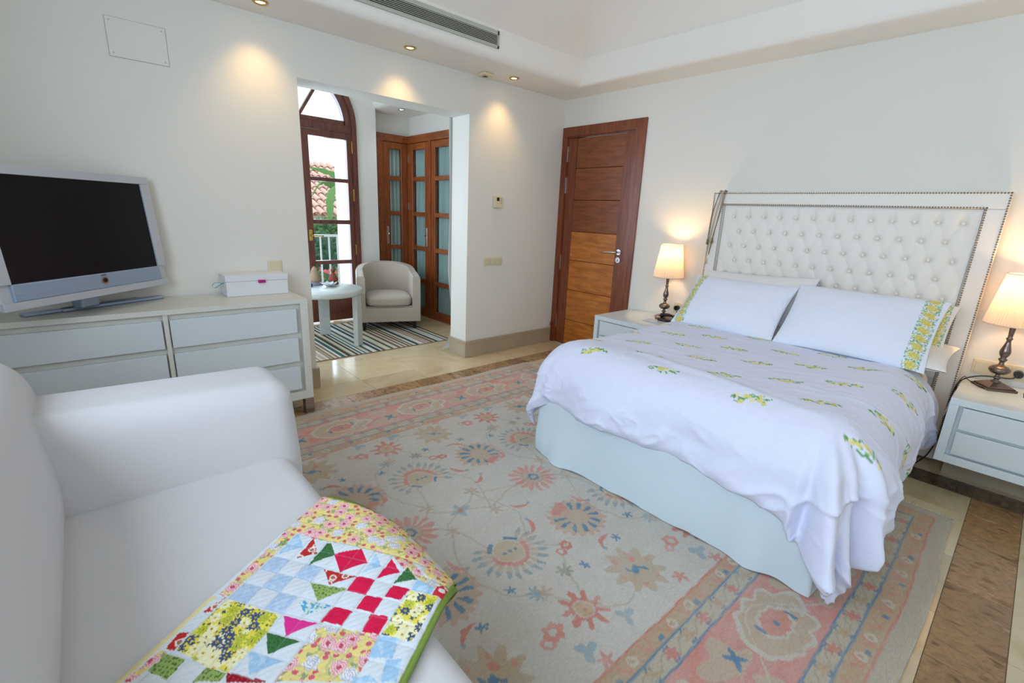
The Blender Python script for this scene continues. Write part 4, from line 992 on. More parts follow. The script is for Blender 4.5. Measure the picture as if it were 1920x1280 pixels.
# headboard ---------------------------------------------------------
HBX = -.1; HY1, HY0, HZ = -1.648, -3.209, 1.524
hb = thing('headboard', 'cream tufted headboard with buttons and nailhead trim against the wall', 'headboard', (0, 0, 0))
box('core', HBX+.03, -.0185, HY0+.004, HY1-.004, .02, HZ-.004, M['ivory'], hb)
IY1, IY0, IZ = -1.736, -3.121, 1.437
bm = bmesh.new()
for b_ in [(HBX, HBX+.035, HY0, HY1, IZ, HZ), (HBX, HBX+.035, HY0, IY0, .02, IZ), (HBX, HBX+.035, IY1, HY1, .02, IZ)]: bbox_bm(bm, *b_, .006, 3)
link('border', mesh_from(bm, 'border'), M['ivory'], hb)
def tuft():
    sp_ = .1032; rz_ = .1035; y0_ = -1.813; z0_ = 1.360
    ys = np.arange(IY0+.004, IY1-.003, .005); zs = np.arange(.5, IZ-.003, .005); Y, Z = np.meshgrid(ys, zs, indexing='ij')
    q = (z0_-Z)/rz_; p = (y0_-Y)/sp_; al = p-q/2+0*.5; be = p+q/2
    cre = np.sqrt(np.abs(np.sin(PI*al)*np.sin(PI*be))); cre = np.where(q < -.02, np.minimum(1, .55+.45*np.abs(np.sin(PI*p))**.5), cre)
    h_ = .0016*cre**.35+.006*np.clip(cre, 0, 1)**1.2
    L = []
    for r_ in range(7):
        n_ = 13 if r_ % 2 == 0 else 12; off = 0 if r_ % 2 == 0 else .5
        for i in range(n_): L.append((y0_-(i+off)*sp_, z0_-r_*rz_, r_))
    for (by, bz, r_) in L:
        up = 2.2 if r_ == 0 else 1.; dz = Z-bz; dd = np.hypot(Y-by, np.where(dz > 0, dz/up, dz))
        h_ = h_-.017*np.exp(-(dd/.0165)**2)
    eg = np.minimum(np.minimum(Y-IY0, IY1-Y), IZ-Z); h_ = h_*np.clip(eg/.02, 0, 1)**.5
    gridmesh('tufted_panel', HBX+.016-h_, Y, Z, M['ivory'], hb)
    bmm = bmesh.new(); bmesh.ops.create_uvsphere(bmm, u_segments=12, v_segments=8, radius=.0095)
    for v_ in bmm.verts: v_.co.x *= .6
    me = mesh_from(bmm, 'button'); me.materials.append(M['ivory']); me.polygons.foreach_set('use_smooth', [True]*len(me.polygons))
    for by, bz, r_ in L:
        if bz < .7: continue
        o = bpy.data.objects.new('button', me); COL.objects.link(o); o.parent = hb; o.location = (HBX+.0150, by, bz)
tuft()
def nails():
    bm = bmesh.new()
    def run(a, b_, r=.0052, st_=.0128):
        a, b_ = Vector(a), Vector(b_); n_ = int((b_-a).length/st_)
        for i in range(n_+1):
            p = a+(b_-a)*i/n_; res = bmesh.ops.create_icosphere(bm, subdivisions=1, radius=r)
            for v_ in res['verts']: v_.co = Vector((v_.co.x*.7, v_.co.y, v_.co.z))+p
    x = HBX-.0005; o_ = .006
    run((x, HY0+o_, .15), (x, HY0+o_, HZ-o_)); run((x, HY0+o_, HZ-o_), (x, HY1-o_, HZ-o_)); run((x, HY1-o_, HZ-o_), (x, HY1-o_, .15))
    run((x, IY0-o_, .15), (x, IY0-o_, IZ+o_)); run((x, IY0-o_, IZ+o_), (x, IY1+o_, IZ+o_)); run((x, IY1+o_, IZ+o_), (x, IY1+o_, .15))
    o = link('nailhead_trim', mesh_from(bm, 'nails'), M['nail'], hb, True); o['kind'] = 'stuff'
    tag(o, 'rows of small nickel nailheads')
    bm = bmesh.new(); tube_bm(bm, [(HBX+.008, IY0+.004, .3), (HBX+.008, IY0+.004, IZ-.004), (HBX+.008, IY1-.004, IZ-.004), (HBX+.008, IY1-.004, .3)], .004, 6)
    link('piping', mesh_from(bm, 'piping'), M['ivory'], hb, True)
nails()
# bead strings hanging over the headboard's corner
def beadstring(label, path, r, m, pend=True, step=None):
    root = thing('bead_string', label, 'necklace', path[0]); P = smoothpath(path, 12); bm = bmesh.new(); acc = 0; last = P[0]; st_ = step or r*2.1
    base = Vector(path[0])
    for p in P[1:]:
        seg = p-last; L = seg.length
        while acc < L:
            c_ = last+seg*(acc/L)-base; res = bmesh.ops.create_icosphere(bm, subdivisions=1, radius=r)
            for v_ in res['verts']: v_.co += c_
            acc += st_
        acc -= L; last = p
    o = link('beads', mesh_from(bm, 'beads'), m, root, True); o['kind'] = 'stuff'
    if pend:
        q = Vector(path[len(path)//2])-base
        lathe('tassel', [(.001, .0), (.008, -.006), (.006, -.016), (.010, -.035), (.002, -.045)], m, root, 10, q)
x = HBX-.008
beadstring('longest string of pale beads hanging from headboard corner', [(HBX+.03, -1.712, HZ+.004), (x, -1.712, HZ+.002), (x-.003, -1.69, 1.40), (x-.003, -1.667, 1.2), (x-.003, -1.664, 1.045), (x-.003, -1.672, 1.2), (x-.003, -1.70, 1.42), (x, -1.722, HZ+.002), (HBX+.03, -1.722, HZ+.004)], .0033, M['beads2'])
beadstring('dark bronze bead string crossing headboard corner, nearest its edge', [(HBX+.02, -1.69, HZ+.004), (x, -1.692, HZ+.002), (x-.006, -1.668, 1.38), (x-.006, -1.655, 1.19), (x-.006, -1.662, 1.38), (x, -1.70, HZ+.002), (HBX+.02, -1.70, HZ+.004)], .0032, M['beads'])
beadstring('dark bead string hanging innermost over the headboard corner', [(HBX+.02, -1.728, HZ+.004), (x, -1.728, HZ+.002), (x-.006, -1.712, 1.36), (x-.006, -1.68, 1.08), (x-.006, -1.69, 1.2), (x-.004, -1.722, 1.40), (x, -1.738, HZ+.002), (HBX+.02, -1.738, HZ+.004)], .0036, M['beads'])

# ------------------------------------------------------------------ nightstands and lamps
NZ = .524
def nightstand(y1, w, label):
    n = thing('nightstand', label, 'nightstand', (0, y1, 0)); y0 = -w; xf = -.546; t_ = .036
    box('top', xf, -.02, y0, 0, NZ-.034, NZ, M['nslac'], n, .0015)
    box('side_panel', xf, -.02, -t_, 0, .187, NZ-.034, M['nslac'], n, .0015); box('side_panel', xf, -.02, y0, y0+t_, .187, NZ-.034, M['nslac'], n, .0015)
    box('bottom_panel', xf, -.02, y0+t_, -t_, .187, .187+.04, M['nslac'], n, .0015); box('back_panel', xf+.03, -.022, y0+t_, -t_, .227, NZ-.034, M['nslac'], n)
    for z0, z1 in ((.371, .484), (.239, .357)): box('drawer', xf+.003, xf+.024, y0+t_+.018, -t_-.018, z0, z1, M['lacfront'], n, .002)
    box('plinth', -.20, -.02, y0+.03, -.03, .0, .187, M['base'], n)
    return n
nightstand(-.995, .6, 'white two-drawer nightstand between the wooden door and the bed')
nightstand(-3.232, .6, 'white two-drawer nightstand at right edge, with lamp cable behind it')
def lamp(x, y, z, rz, label):
    L = thing('table_lamp', label, 'lamp', (x, y, z), rz)
    bm = bmesh.new()
    bbox_bm(bm, -.066, .066, -.066, .066, 0, .012, .002, 1); bbox_bm(bm, -.059, .059, -.059, .059, .012, .018, .002, 1)
    r = bmesh.ops.create_cone(bm, cap_ends=True, segments=4, radius1=.078, radius2=.030, depth=.020, matrix=Matrix.Translation((0, 0, .028)) @ Matrix.Rotation(PI/4, 4, 'Z'))
    link('base', mesh_from(bm, 'base'), M['bronze'], L)
    lathe('stem', [(.022, .036), (.023, .041), (.012, .045), (.010, .052), (.018, .058), (.019, .062), (.011, .067), (.009, .076), (.012, .08), (.030, .084), (.041, .095), (.044, .104), (.041, .113), (.030, .123), (.017, .128), (.011, .134), (.010, .146), (.012, .150), (.017, .156), (.018, .161), (.013, .166), (.011, .170), (.014, .174), (.020, .186), (.0225, .198), (.021, .210), (.016, .228), (.0105, .250), (.009, .262), (.013, .268), (.014, .273), (.009, .278), (.0095, .285), (.0125, .33), (.013, .40), (.006, .402)], M['bronze'], L, 28)
    # pleated shade
    zb, zt, rb, rt = .345, .600, .117, .080; n_ = 120; pr_ = []; vs = []; fs = []
    for j in range(7):
        t_ = j/6
        for i in range(n_):
            rr_ = (rb+(rt-rb)*t_)*(1+(.024 if i % 2 else -.024)); a = 2*PI*i/n_; vs.append((rr_*math.cos(a), rr_*math.sin(a), zb+(zt-zb)*t_))
    for j in range(6):
        for i in range(n_): fs.append((j*n_+i, j*n_+(i+1) % n_, (j+1)*n_+(i+1) % n_, (j+1)*n_+i))
    me = bpy.data.meshes.new('lamp_shade'); me.from_pydata(vs, [], fs); me.update(); sh = link('lamp_shade', me, M['shade'], L)
    def rim(zc, rr_):
        bm = bmesh.new(); P_ = [(rr_*math.cos(2*PI*i/48), rr_*math.sin(2*PI*i/48), zc) for i in range(49)]; tube_bm(bm, P_, .003, 6); link('rim', mesh_from(bm, 'rim'), M['shade'], sh, True)
    rim(zb, rb); rim(zt, rt)
    lathe('bulb', [(.0005, .40), (.012, .402), (.014, .425), (.024, .45), (.026, .47), (.018, .492), (.0005, .50)], M['bulb'], L, 20, cap=False)
    l = bpy.data.lights.new('bulb_light', 'POINT'); l.energy = 6.2; l.color = (1, .60, .27); l.shadow_soft_size = .035
    o = bpy.data.objects.new('bulb_light', l); COL.objects.link(o); o.parent = L; o.location = (0, 0, .53)
    return L
lamp(-.14, -1.385, NZ, .6, 'bronze table lamp with lit pleated shade between door and bed')
lamp(-.15, -3.358, NZ, .6, 'bronze table lamp with lit pleated shade at the right edge')
bk = thing('notebook', 'thin silver-grey book under the phone on the left nightstand', 'book', (-.34, -1.46, NZ), 0)
box('cover', -.05, .06, -.12, .11, .0005, .009, M['book'], bk, .001); box('pages', -.048, .058, -.118, .104, .002, .0075, M['white_box'], bk)
ph = thing('telephone', 'black corded telephone beside the lamp on left nightstand', 'telephone', (-.245, -1.50, NZ+.010), .0)
box('base', -.055, .05, -.085, .075, .0, .022, M['black'], ph, .008, 3, True)
tube('handset', smoothpath([(-.01, .07, .030), (-.01, .05, .044), (-.01, 0, .052), (-.01, -.06, .044), (-.01, -.08, .030)], 5), [.016]*5+[.012]*11+[.016]*5, M['black'], ph, 12)
def socket(y, z, n_, label, plug=True):
    s = thing('wall_socket', label, 'socket', (0, y, z)); w = .0355*n_
    box('plate', -.010, -.0005, -w-.006, w+.006, -.042, .042, M['cream'], s, .004, 2)
    for k in range(n_):
        yc = w-.0355-.071*k; isl = (k == n_-1 and plug)
        box('insert', -.014, -.0095, yc-.031, yc+.031, -.031, .031, M['cream_d'], s, .003, 2)
        if isl: disc_x('socket_well', yc, 0, .02, -.0145, -.0135, M['black'], s)
    return s
socket(-1.435, .61, 1, 'single cream wall socket with black plug beside left lamp')
socket(-3.36, .597, 3, 'cream triple socket plate with plug behind the right lamp')
def plug(y, z, label, path, r=.0032):
    p = thing('power_cable', label, 'cable', (0, 0, 0)); disc_x('plug', y, z, .019, -.045, -.0148, M['black'], p); tube('cord', smoothpath(path, 8), r, M['black'], p)
plug(-1.435, .61, 'black plug and short cord running down behind left nightstand', [(-.04, -1.435, .605), (-.045, -1.445, .59), (-.04, -1.45, .56), (-.045, -1.43, .53), (-.16, -1.43, .5275), (-.14, -1.40, .5275)], .0025)
plug(-3.4315, .597, 'black cable from right wall socket over nightstand edge to the floor', [(-.043, -3.4315, .592), (-.055, -3.41, .574), (-.06, -3.36, .567), (-.06, -3.30, .558), (-.12, -3.25, .545), (-.16, -3.222, .515), (-.20, -3.212, .44), (-.23, -3.212, .34), (-.26, -3.215, .22), (-.27, -3.19, .1), (-.25, -3.15, .02)], .0035)
c = thing('lamp_cord', 'thin black cord from right lamp base to nightstand back edge', 'cable'); tube('cord', smoothpath([(-.225, -3.335, .5275), (-.20, -3.30, .53), (-.15, -3.25, .545), (-.12, -3.236, .548), (-.17, -3.222, .52), (-.215, -3.224, .42), (-.24, -3.223, .3), (-.25, -3.223, .2)], 8), .0022, M['black'], c)
c = thing('white_cord', 'thin white cord hanging loosely beside the right nightstand', 'cable'); tube('cord', smoothpath([(-.03, -3.225, .53), (-.12, -3.222, .50), (-.2, -3.216, .40), (-.34, -3.213, .36), (-.30, -3.217, .42), (-.26, -3.222, .46)], 8), .0015, M['white_box'], c)
c = thing('eyeglasses', 'dark folded eyeglasses on the right nightstand at photo edge', 'glasses', (-.19, -3.492, NZ))
tube('temple', smoothpath([(-.05, .02, .004), (-.03, .024, .022), (.0, .02, .014), (.05, .0, .004)], 6), .002, M['black'], c)
for q in (-.03, .018): lathe('lens_rim', [(.017, 0), (.020, .002), (.020, .006), (.017, .007)], M['gblue'], c, 18, (q, -.01, .001), cap=False)

# ------------------------------------------------------------------ alcove furniture
ch = thing('tub_chair', 'beige upholstered tub chair with dark legs on the striped rug', 'armchair', (-1.245, 1.26, 0), math.atan2(-.228, .55))
def tubchair():
    # local: x width, y backwards, z up
    hw_, dep, th_ = .335, .66, .085
    def path(off):
        P_ = []; w_ = hw_-off; r_ = w_
        yb = dep-off-r_*.93
        P_.append((-w_, .0)); P_.append((-w_, yb*.5)); P_.append((-w_, yb))
        for a in np.linspace(PI, 0, 25)[1:-1]: P_.append((w_*math.cos(a), yb+w_*.93*math.sin(a)))
        P_ += [(w_, yb), (w_, yb*.5), (w_, 0)]
        return P_
    po, pi_ = path(0), path(th_); n_ = len(po); vs = []; fs = []
    def top(i): 
        s_ = i/(n_-1)*2-1; return .60+.10*(1-abs(s_)**2.2)
    prof = [('o', .10), ('o', .35), ('o', None)]
    ring = []
    for i in range(n_):
        T_ = top(i); o_, q_ = Vector(po[i]+(0,)), Vector(pi_[i]+(0,)); mid = (o_+q_)/2
        L_ = [o_+Vector((0, 0, .10)), o_*1.0+Vector((0, 0, .4)), o_+Vector((0, 0, T_-.02)), o_.lerp(q_, .06)+Vector((0, 0, T_-.005)), o_.lerp(q_, .2)+Vector((0, 0, T_)), mid+Vector((0, 0, T_+.002)), o_.lerp(q_, .8)+Vector((0, 0, T_)), o_.lerp(q_, .94)+Vector((0, 0, T_-.006)), q_+Vector((0, 0, T_-.022)), q_+Vector((0, 0, .38)), q_+Vector((0, 0, .10))]
        ring.append(len(vs)); vs += L_
    m_ = 11
    for i in range(n_-1):
        for j in range(m_-1): fs.append((ring[i]+j, ring[i]+j+1, ring[i+1]+j+1, ring[i+1]+j))
    fs.append(tuple(ring[0]+j for j in range(m_))); fs.append(tuple(ring[-1]+j for j in range(m_))[::-1])
    me = bpy.data.meshes.new('shell'); me.from_pydata(vs, [], fs); me.update()
    bm = bmesh.new(); bm.from_mesh(me); bmesh.ops.recalc_face_normals(bm, faces=bm.faces); bm.to_mesh(me); bm.free()
    o = link('back_and_arms', me, M['chairf'], ch, True); o.data.set_sharp_from_angle(angle=math.radians(50))
    # piping along inner and outer top edges
    for off, nm in ((.16, 'piping'), (.86, 'piping')):
        tube(nm, [Vector(po[i]+(0,)).lerp(Vector(pi_[i]+(0,)), off)+Vector((0, 0, top(i)+.0005)) for i in range(n_)], .0035, M['chairf'], ch, 6)
    # front apron and seat platform
    bm = bmesh.new(); bbox_bm(bm, -hw_+.004, hw_-.004, -.005, .05, .10, .255, .008, 3); bbox_bm(bm, -hw_+.06, hw_-.06, .03, dep-.12, .12, .27, .01, 2)
    link('apron', mesh_from(bm, 'apron'), M['chairf'], ch, False)
    box('apron_seam', -hw_+.006, hw_-.006, -.0075, -.004, .158, .1615, M['chairf'], ch)
    # cushion: T-shaped rounded slab
    n2, k2 = 44, 44; U, V = np.meshgrid(np.linspace(0, 2*PI, 72, endpoint=False), np.linspace(-1, 1, 22), indexing='ij')
    cw, cd_ = hw_-th_-.002, .26
    sx = np.sign(np.cos(U))*np.abs(np.cos(U))**.38; sy = np.sign(np.sin(U))*np.abs(np.sin(U))**.38
    pr_ = np.clip(1-np.abs(V)**5, 0, 1)**.35
    inset = 1-.16*np.clip(sy, 0, 1)**2*np.abs(sx)
    X = cw*sx*pr_*inset; Y = .245+cd_*sy*pr_; Z = .325+.065*V+.018*(1-(X/cw)**2)*(1-((Y-.245)/cd_)**2)*(V > 0)*V
    gridmesh('seat_cushion', X.T, Y.T, Z.T, M['chairf'], ch, wrap=True)
    for x_, y_ in ((-.27, .05), (.27, .05), (-.22, .5), (.22, .5)):
        bm = bmesh.new(); bmesh.ops.create_cone(bm, cap_ends=True, segments=4, radius1=.021, radius2=.032, depth=.092, matrix=Matrix.Translation((x_, y_, .056)) @ Matrix.Rotation(PI/4, 4, 'Z')); link('leg', mesh_from(bm, 'leg'), M['dkleg'], ch)
tubchair()
tb = thing('side_table', 'round pale grey wooden side table with three board legs by the balcony door', 'table', (-1.997, 1.13, 0))
lathe('table_top', [(.001, .495), (.345, .495), (.355, .498), (.358, .51), (.358, .54), (.352, .548), (.001, .549)], M['table'], tb, 64, cap=False)
for ang in (71, -49, 191):
    bm = bmesh.new(); bbox_bm(bm, .305, .352, -.052, .052, .0095, .497, .004, 1, Matrix.Rotation(math.radians(ang), 4, 'Z')); link('leg', mesh_from(bm, 'leg'), M['table'], tb)
TT = .5495
f = thing('figurine', 'mottled cone-shaped clay figurine on grey base at left of side table', 'figurine', (-1.995, 1.35, TT))
lathe('base', [(.001, 0), (.075, 0), (.078, .006), (.062, .018), (.058, .028), (.05, .034), (.001, .034)], M['claygrey'], f, 18, cap=False)
lathe('body', [(.045, .03), (.056, .045), (.058, .06), (.046, .085), (.036, .11), (.032, .135), (.028, .15), (.018, .17), (.008, .178), (.001, .18)], M['clay'], f, 9, cap=False)
f = thing('figurine', 'small clay figurine with round head and red cloak on side table', 'figurine', (-1.825, 1.32, TT))
lathe('base', [(.001, 0), (.05, 0), (.052, .008), (.04, .02), (.02, .028), (.001, .03)], M['headc'], f, 14, cap=False)
lathe('cloak', [(.03, .028), (.052, .04), (.05, .046), (.03, .085), (.014, .115), (.008, .118)], M['cloak'], f, 7)
lathe('head', [(.001, .112), (.012, .115), (.020, .126), (.022, .136), (.019, .148), (.01, .157), (.001, .159)], M['headc'], f, 14, cap=False)
f = thing('lotus_bowl', 'white porcelain lotus bowl in front of the figurines', 'bowl', (-1.925, 1.18, TT))
lathe('bowl', [(.001, 0), (.022, 0), (.026, .004), (.045, .022), (.05, .034), (.044, .032), (.02, .01), (.001, .008)], M['shell'], f, 18, cap=False)
for k in range(9):
    a = 2*PI*k/9; bm = bmesh.new(); pts = [(.03, .008, .014), (.05, .022, .020), (.065, .03, .017), (.078, .042, .003)]
    L_ = [[bm.verts.new(Matrix.Rotation(a, 4, 'Z') @ Vector((r_, s_*w_, z_+.003*abs(s_)))) for s_ in (-1, 0, 1)] for r_, z_, w_ in pts]
    for i in range(3):
        for j in range(2): bm.faces.new((L_[i][j], L_[i+1][j], L_[i+1][j+1], L_[i][j+1]))
    o = link('petal', mesh_from(bm, 'petal'), M['shell'], f, True); so = o.modifiers.new('t', 'SOLIDIFY'); so.thickness = .002
f = thing('candle_jar', 'small dark blue glass jar at the table edge beside the wall', 'jar', (-2.085, 1.23, TT)); lathe('jar', [(.001, 0), (.02, 0), (.022, .004), (.022, .03), (.019, .03), (.019, .006), (.001, .005)], M['gblue'], f, 18, cap=False)

# ------------------------------------------------------------------ sofa
so_ = thing('sofa', 'off-white upholstered sofa in the foreground with a quilt on its seat', 'sofa')
def rbox(name, x0, x1, y0, y1, z0, z1, r, fn=None, seg=7, cuts=8, m='sofa', par=None):
    """rounded upholstered block, subdivided so it can be swelled and sheared"""
    nx, ny, nz_ = (max(2, int((x1-x0)/.05)), max(2, int((y1-y0)/.05)), max(2, int((z1-z0)/.05)))
    bm = bmesh.new(); bbox_bm(bm, x0+r, x1-r, y0+r, y1-r, z0+r, z1-r)
    bmesh.ops.subdivide_edges(bm, edges=bm.edges[:], cuts=0)
    bm.free()
    # build as spherified offset of a subdivided cube
    K = 30; vs = {}; V_ = []; F_ = []
    def vid(p):
        k_ = (round(p[0], 5), round(p[1], 5), round(p[2], 5))
        if k_ not in vs: vs[k_] = len(V_); V_.append(Vector(p))
        return vs[k_]
    def axis(a, b_, n_=K):
        t_ = [a+r*(1-math.cos(PI/2*i/7)) for i in range(8)]; mid = list(np.linspace(a+r, b_-r, n_))[1:-1]; return t_+mid+[b_-(q-a) for q in t_[::-1]]
    ax = [axis(x0, x1, 14), axis(y0, y1, 22), axis(z0, z1, 14)]
    for d0, d1_, d2_ in ((0, 1, 2), (1, 2, 0), (2, 0, 1)):
        for s_ in (0, -1):
            for i in range(len(ax[d1_])-1):
                for j in range(len(ax[d2_])-1):
                    q_ = []
                    for (a_, b__) in ((i, j), (i+1, j), (i+1, j+1), (i, j+1)):
                        p = [0, 0, 0]; p[d0] = ax[d0][s_]; p[d1_] = ax[d1_][a_]; p[d2_] = ax[d2_][b__]; q_.append(vid(p))
                    F_.append(q_ if s_ == -1 else q_[::-1])
    for p in V_:
        c_ = Vector((min(max(p.x, x0+r), x1-r), min(max(p.y, y0+r), y1-r), min(max(p.z, z0+r), z1-r))); d_ = p-c_
        if d_.length > 1e-9: p[:] = c_+d_.normalized()*r
        if fn: p[:] = fn(p.copy())
    me = bpy.data.meshes.new(name); me.from_pydata(V_, [], F_); me.update(); return link(name, me, M[m], par or so_, True)
def f_seat(p):
    c_ = max(0, 1-((p.x+3.5)/.38)**2)*max(0, 1-((p.y+2.6)/.95)**2)
    if p.z > .35: p.z += .006*c_
    return p
rbox('seat', -3.95, -3.195, -3.48, -1.72, .20, .455, .072, f_seat)
rbox('base', -4.12, -3.24, -3.66, -1.44, .07, .26, .03)
def f_arm(p):
    t_ = max(0, min(1, (p.z-.40)/.3)); k_ = max(0, min(1, (p.x+3.9)/.7))
    p.y += t_*.085*(1-.8*max(0, min(1, (p.y+1.775)/.355))); p.z -= .02*k_*t_
    p.x += .02*t_*0
    if p.y < -1.6: p.y -= .012*math.sin(max(0, min(1, (p.x+3.9)/.74))*PI)*(1-t_*.4)
    return p
rbox('armrest', -4.02, -3.155, -1.775, -1.42, .10, .715, .075, f_arm)
rbox('armrest', -4.02, -3.155, -3.80, -3.47, .10, .715, .075)
def f_back(p):
    t_ = (p.z-.2)/.65
    if p.x > -4.0: p.x += .045*math.sin(max(0, min(1, t_))*PI*.95)-.03*max(0, t_-.5)*2
    return p
rbox('backrest', -4.17, -3.835, -3.72, -1.36, .12, .86, .105, f_back)
for x_ in (-4.05, -3.3):
    for y_ in (-3.55, -1.55): box('leg', x_-.03, x_+.03, y_-.03, y_+.03, .012, .08, M['dkleg'], so_)

# quilt -------------------------------------------------------------
QP = {"F":[[[0.028,0.016],[0.01,0.058],[0.05,0.164],[0.102,0.282],[0.196,0.398],[0.24,0.464],[0.24,0.414],[0.18,0.322],[0.172,0.17],[0.18,0.102],[0.158,0.032]],[[0.4,0.276],[0.388,0.404],[0.434,0.41],[0.488,0.406],[0.528,0.272],[0.474,0.276]],[[0.15,0.012],[0.17,0.046],[0.258,0.046],[0.392,0.046],[0.396,0.022]],[[0.532,0.028],[0.534,0.046],[0.596,0.036],[0.6,0.024]]],"B":[[[0.168,0.046],[0.212,0.094],[0.256,0.054]],[[0.49,0.186],[0.488,0.262],[0.53,0.222]],[[0.23,0.41],[0.238,0.456],[0.262,0.46],[0.264,0.412]],[[0.39,0.402],[0.384,0.444],[0.428,0.452],[0.438,0.406]],[[0.434,0.442],[0.422,0.47],[0.468,0.482],[0.476,0.454]],[[0.48,0.4],[0.47,0.432],[0.478,0.45],[0.49,0.406]],[[0.184,0.28],[0.218,0.314],[0.25,0.282]]],"L":[[[0.358,0.19],[0.35,0.272],[0.392,0.238]]],"g":[[[0.194,0.034],[0.212,0.048],[0.238,0.03]],[[0.308,0.186],[0.3,0.274],[0.35,0.234]],[[0.534,0.046],[0.536,0.088],[0.576,0.092],[0.572,0.042]],[[0.536,0.136],[0.536,0.18],[0.554,0.18],[0.566,0.138]]],"G":[[[0.184,0.142],[0.18,0.152],[0.216,0.186],[0.262,0.146]],[[0.2,0.372],[0.23,0.41],[0.258,0.364]],[[0.444,0.186],[0.444,0.266],[0.486,0.224]]],"R":[[[0.178,0.1],[0.222,0.142],[0.256,0.104]],[[0.264,0.19],[0.262,0.274],[0.302,0.23]],[[0.442,0.028],[0.392,0.042],[0.428,0.044],[0.436,0.044]],[[0.532,0.034],[0.492,0.026],[0.486,0.042],[0.524,0.05]]],"C":[[[0.214,0.182],[0.178,0.236],[0.216,0.276],[0.26,0.23]],[[0.188,0.324],[0.222,0.364],[0.256,0.32]],[[0.26,0.274],[0.258,0.32],[0.304,0.324],[0.304,0.276]],[[0.262,0.366],[0.262,0.408],[0.298,0.402],[0.298,0.364]],[[0.306,0.324],[0.302,0.364],[0.344,0.364],[0.344,0.322]],[[0.352,0.274],[0.35,0.32],[0.39,0.318],[0.394,0.272]],[[0.346,0.36],[0.344,0.4],[0.388,0.402],[0.39,0.364]]],"M":[[[0.402,0.192],[0.4,0.27],[0.442,0.228]]],"D":[[[0.534,0.178],[0.53,0.264],[0.552,0.194]]],"Y":[[[0.398,0.048],[0.402,0.182],[0.452,0.188],[0.488,0.186],[0.52,0.182],[0.534,0.18],[0.538,0.144],[0.524,0.054],[0.476,0.046],[0.444,0.048]],[[0.266,0.41],[0.262,0.478],[0.36,0.474],[0.384,0.47],[0.386,0.406],[0.314,0.406]]]}
def inpoly(A_, B_, poly):
    ins = np.zeros(A_.shape, bool); n_ = len(poly); j = n_-1
    for i in range(n_):
        xi, yi = poly[i]; xj, yj = poly[j]
        if yi != yj: ins ^= ((yi > B_) != (yj > B_)) & (A_ < (xj-xi)*(B_-yi)/(yj-yi)+xi)
        j = i
    return ins
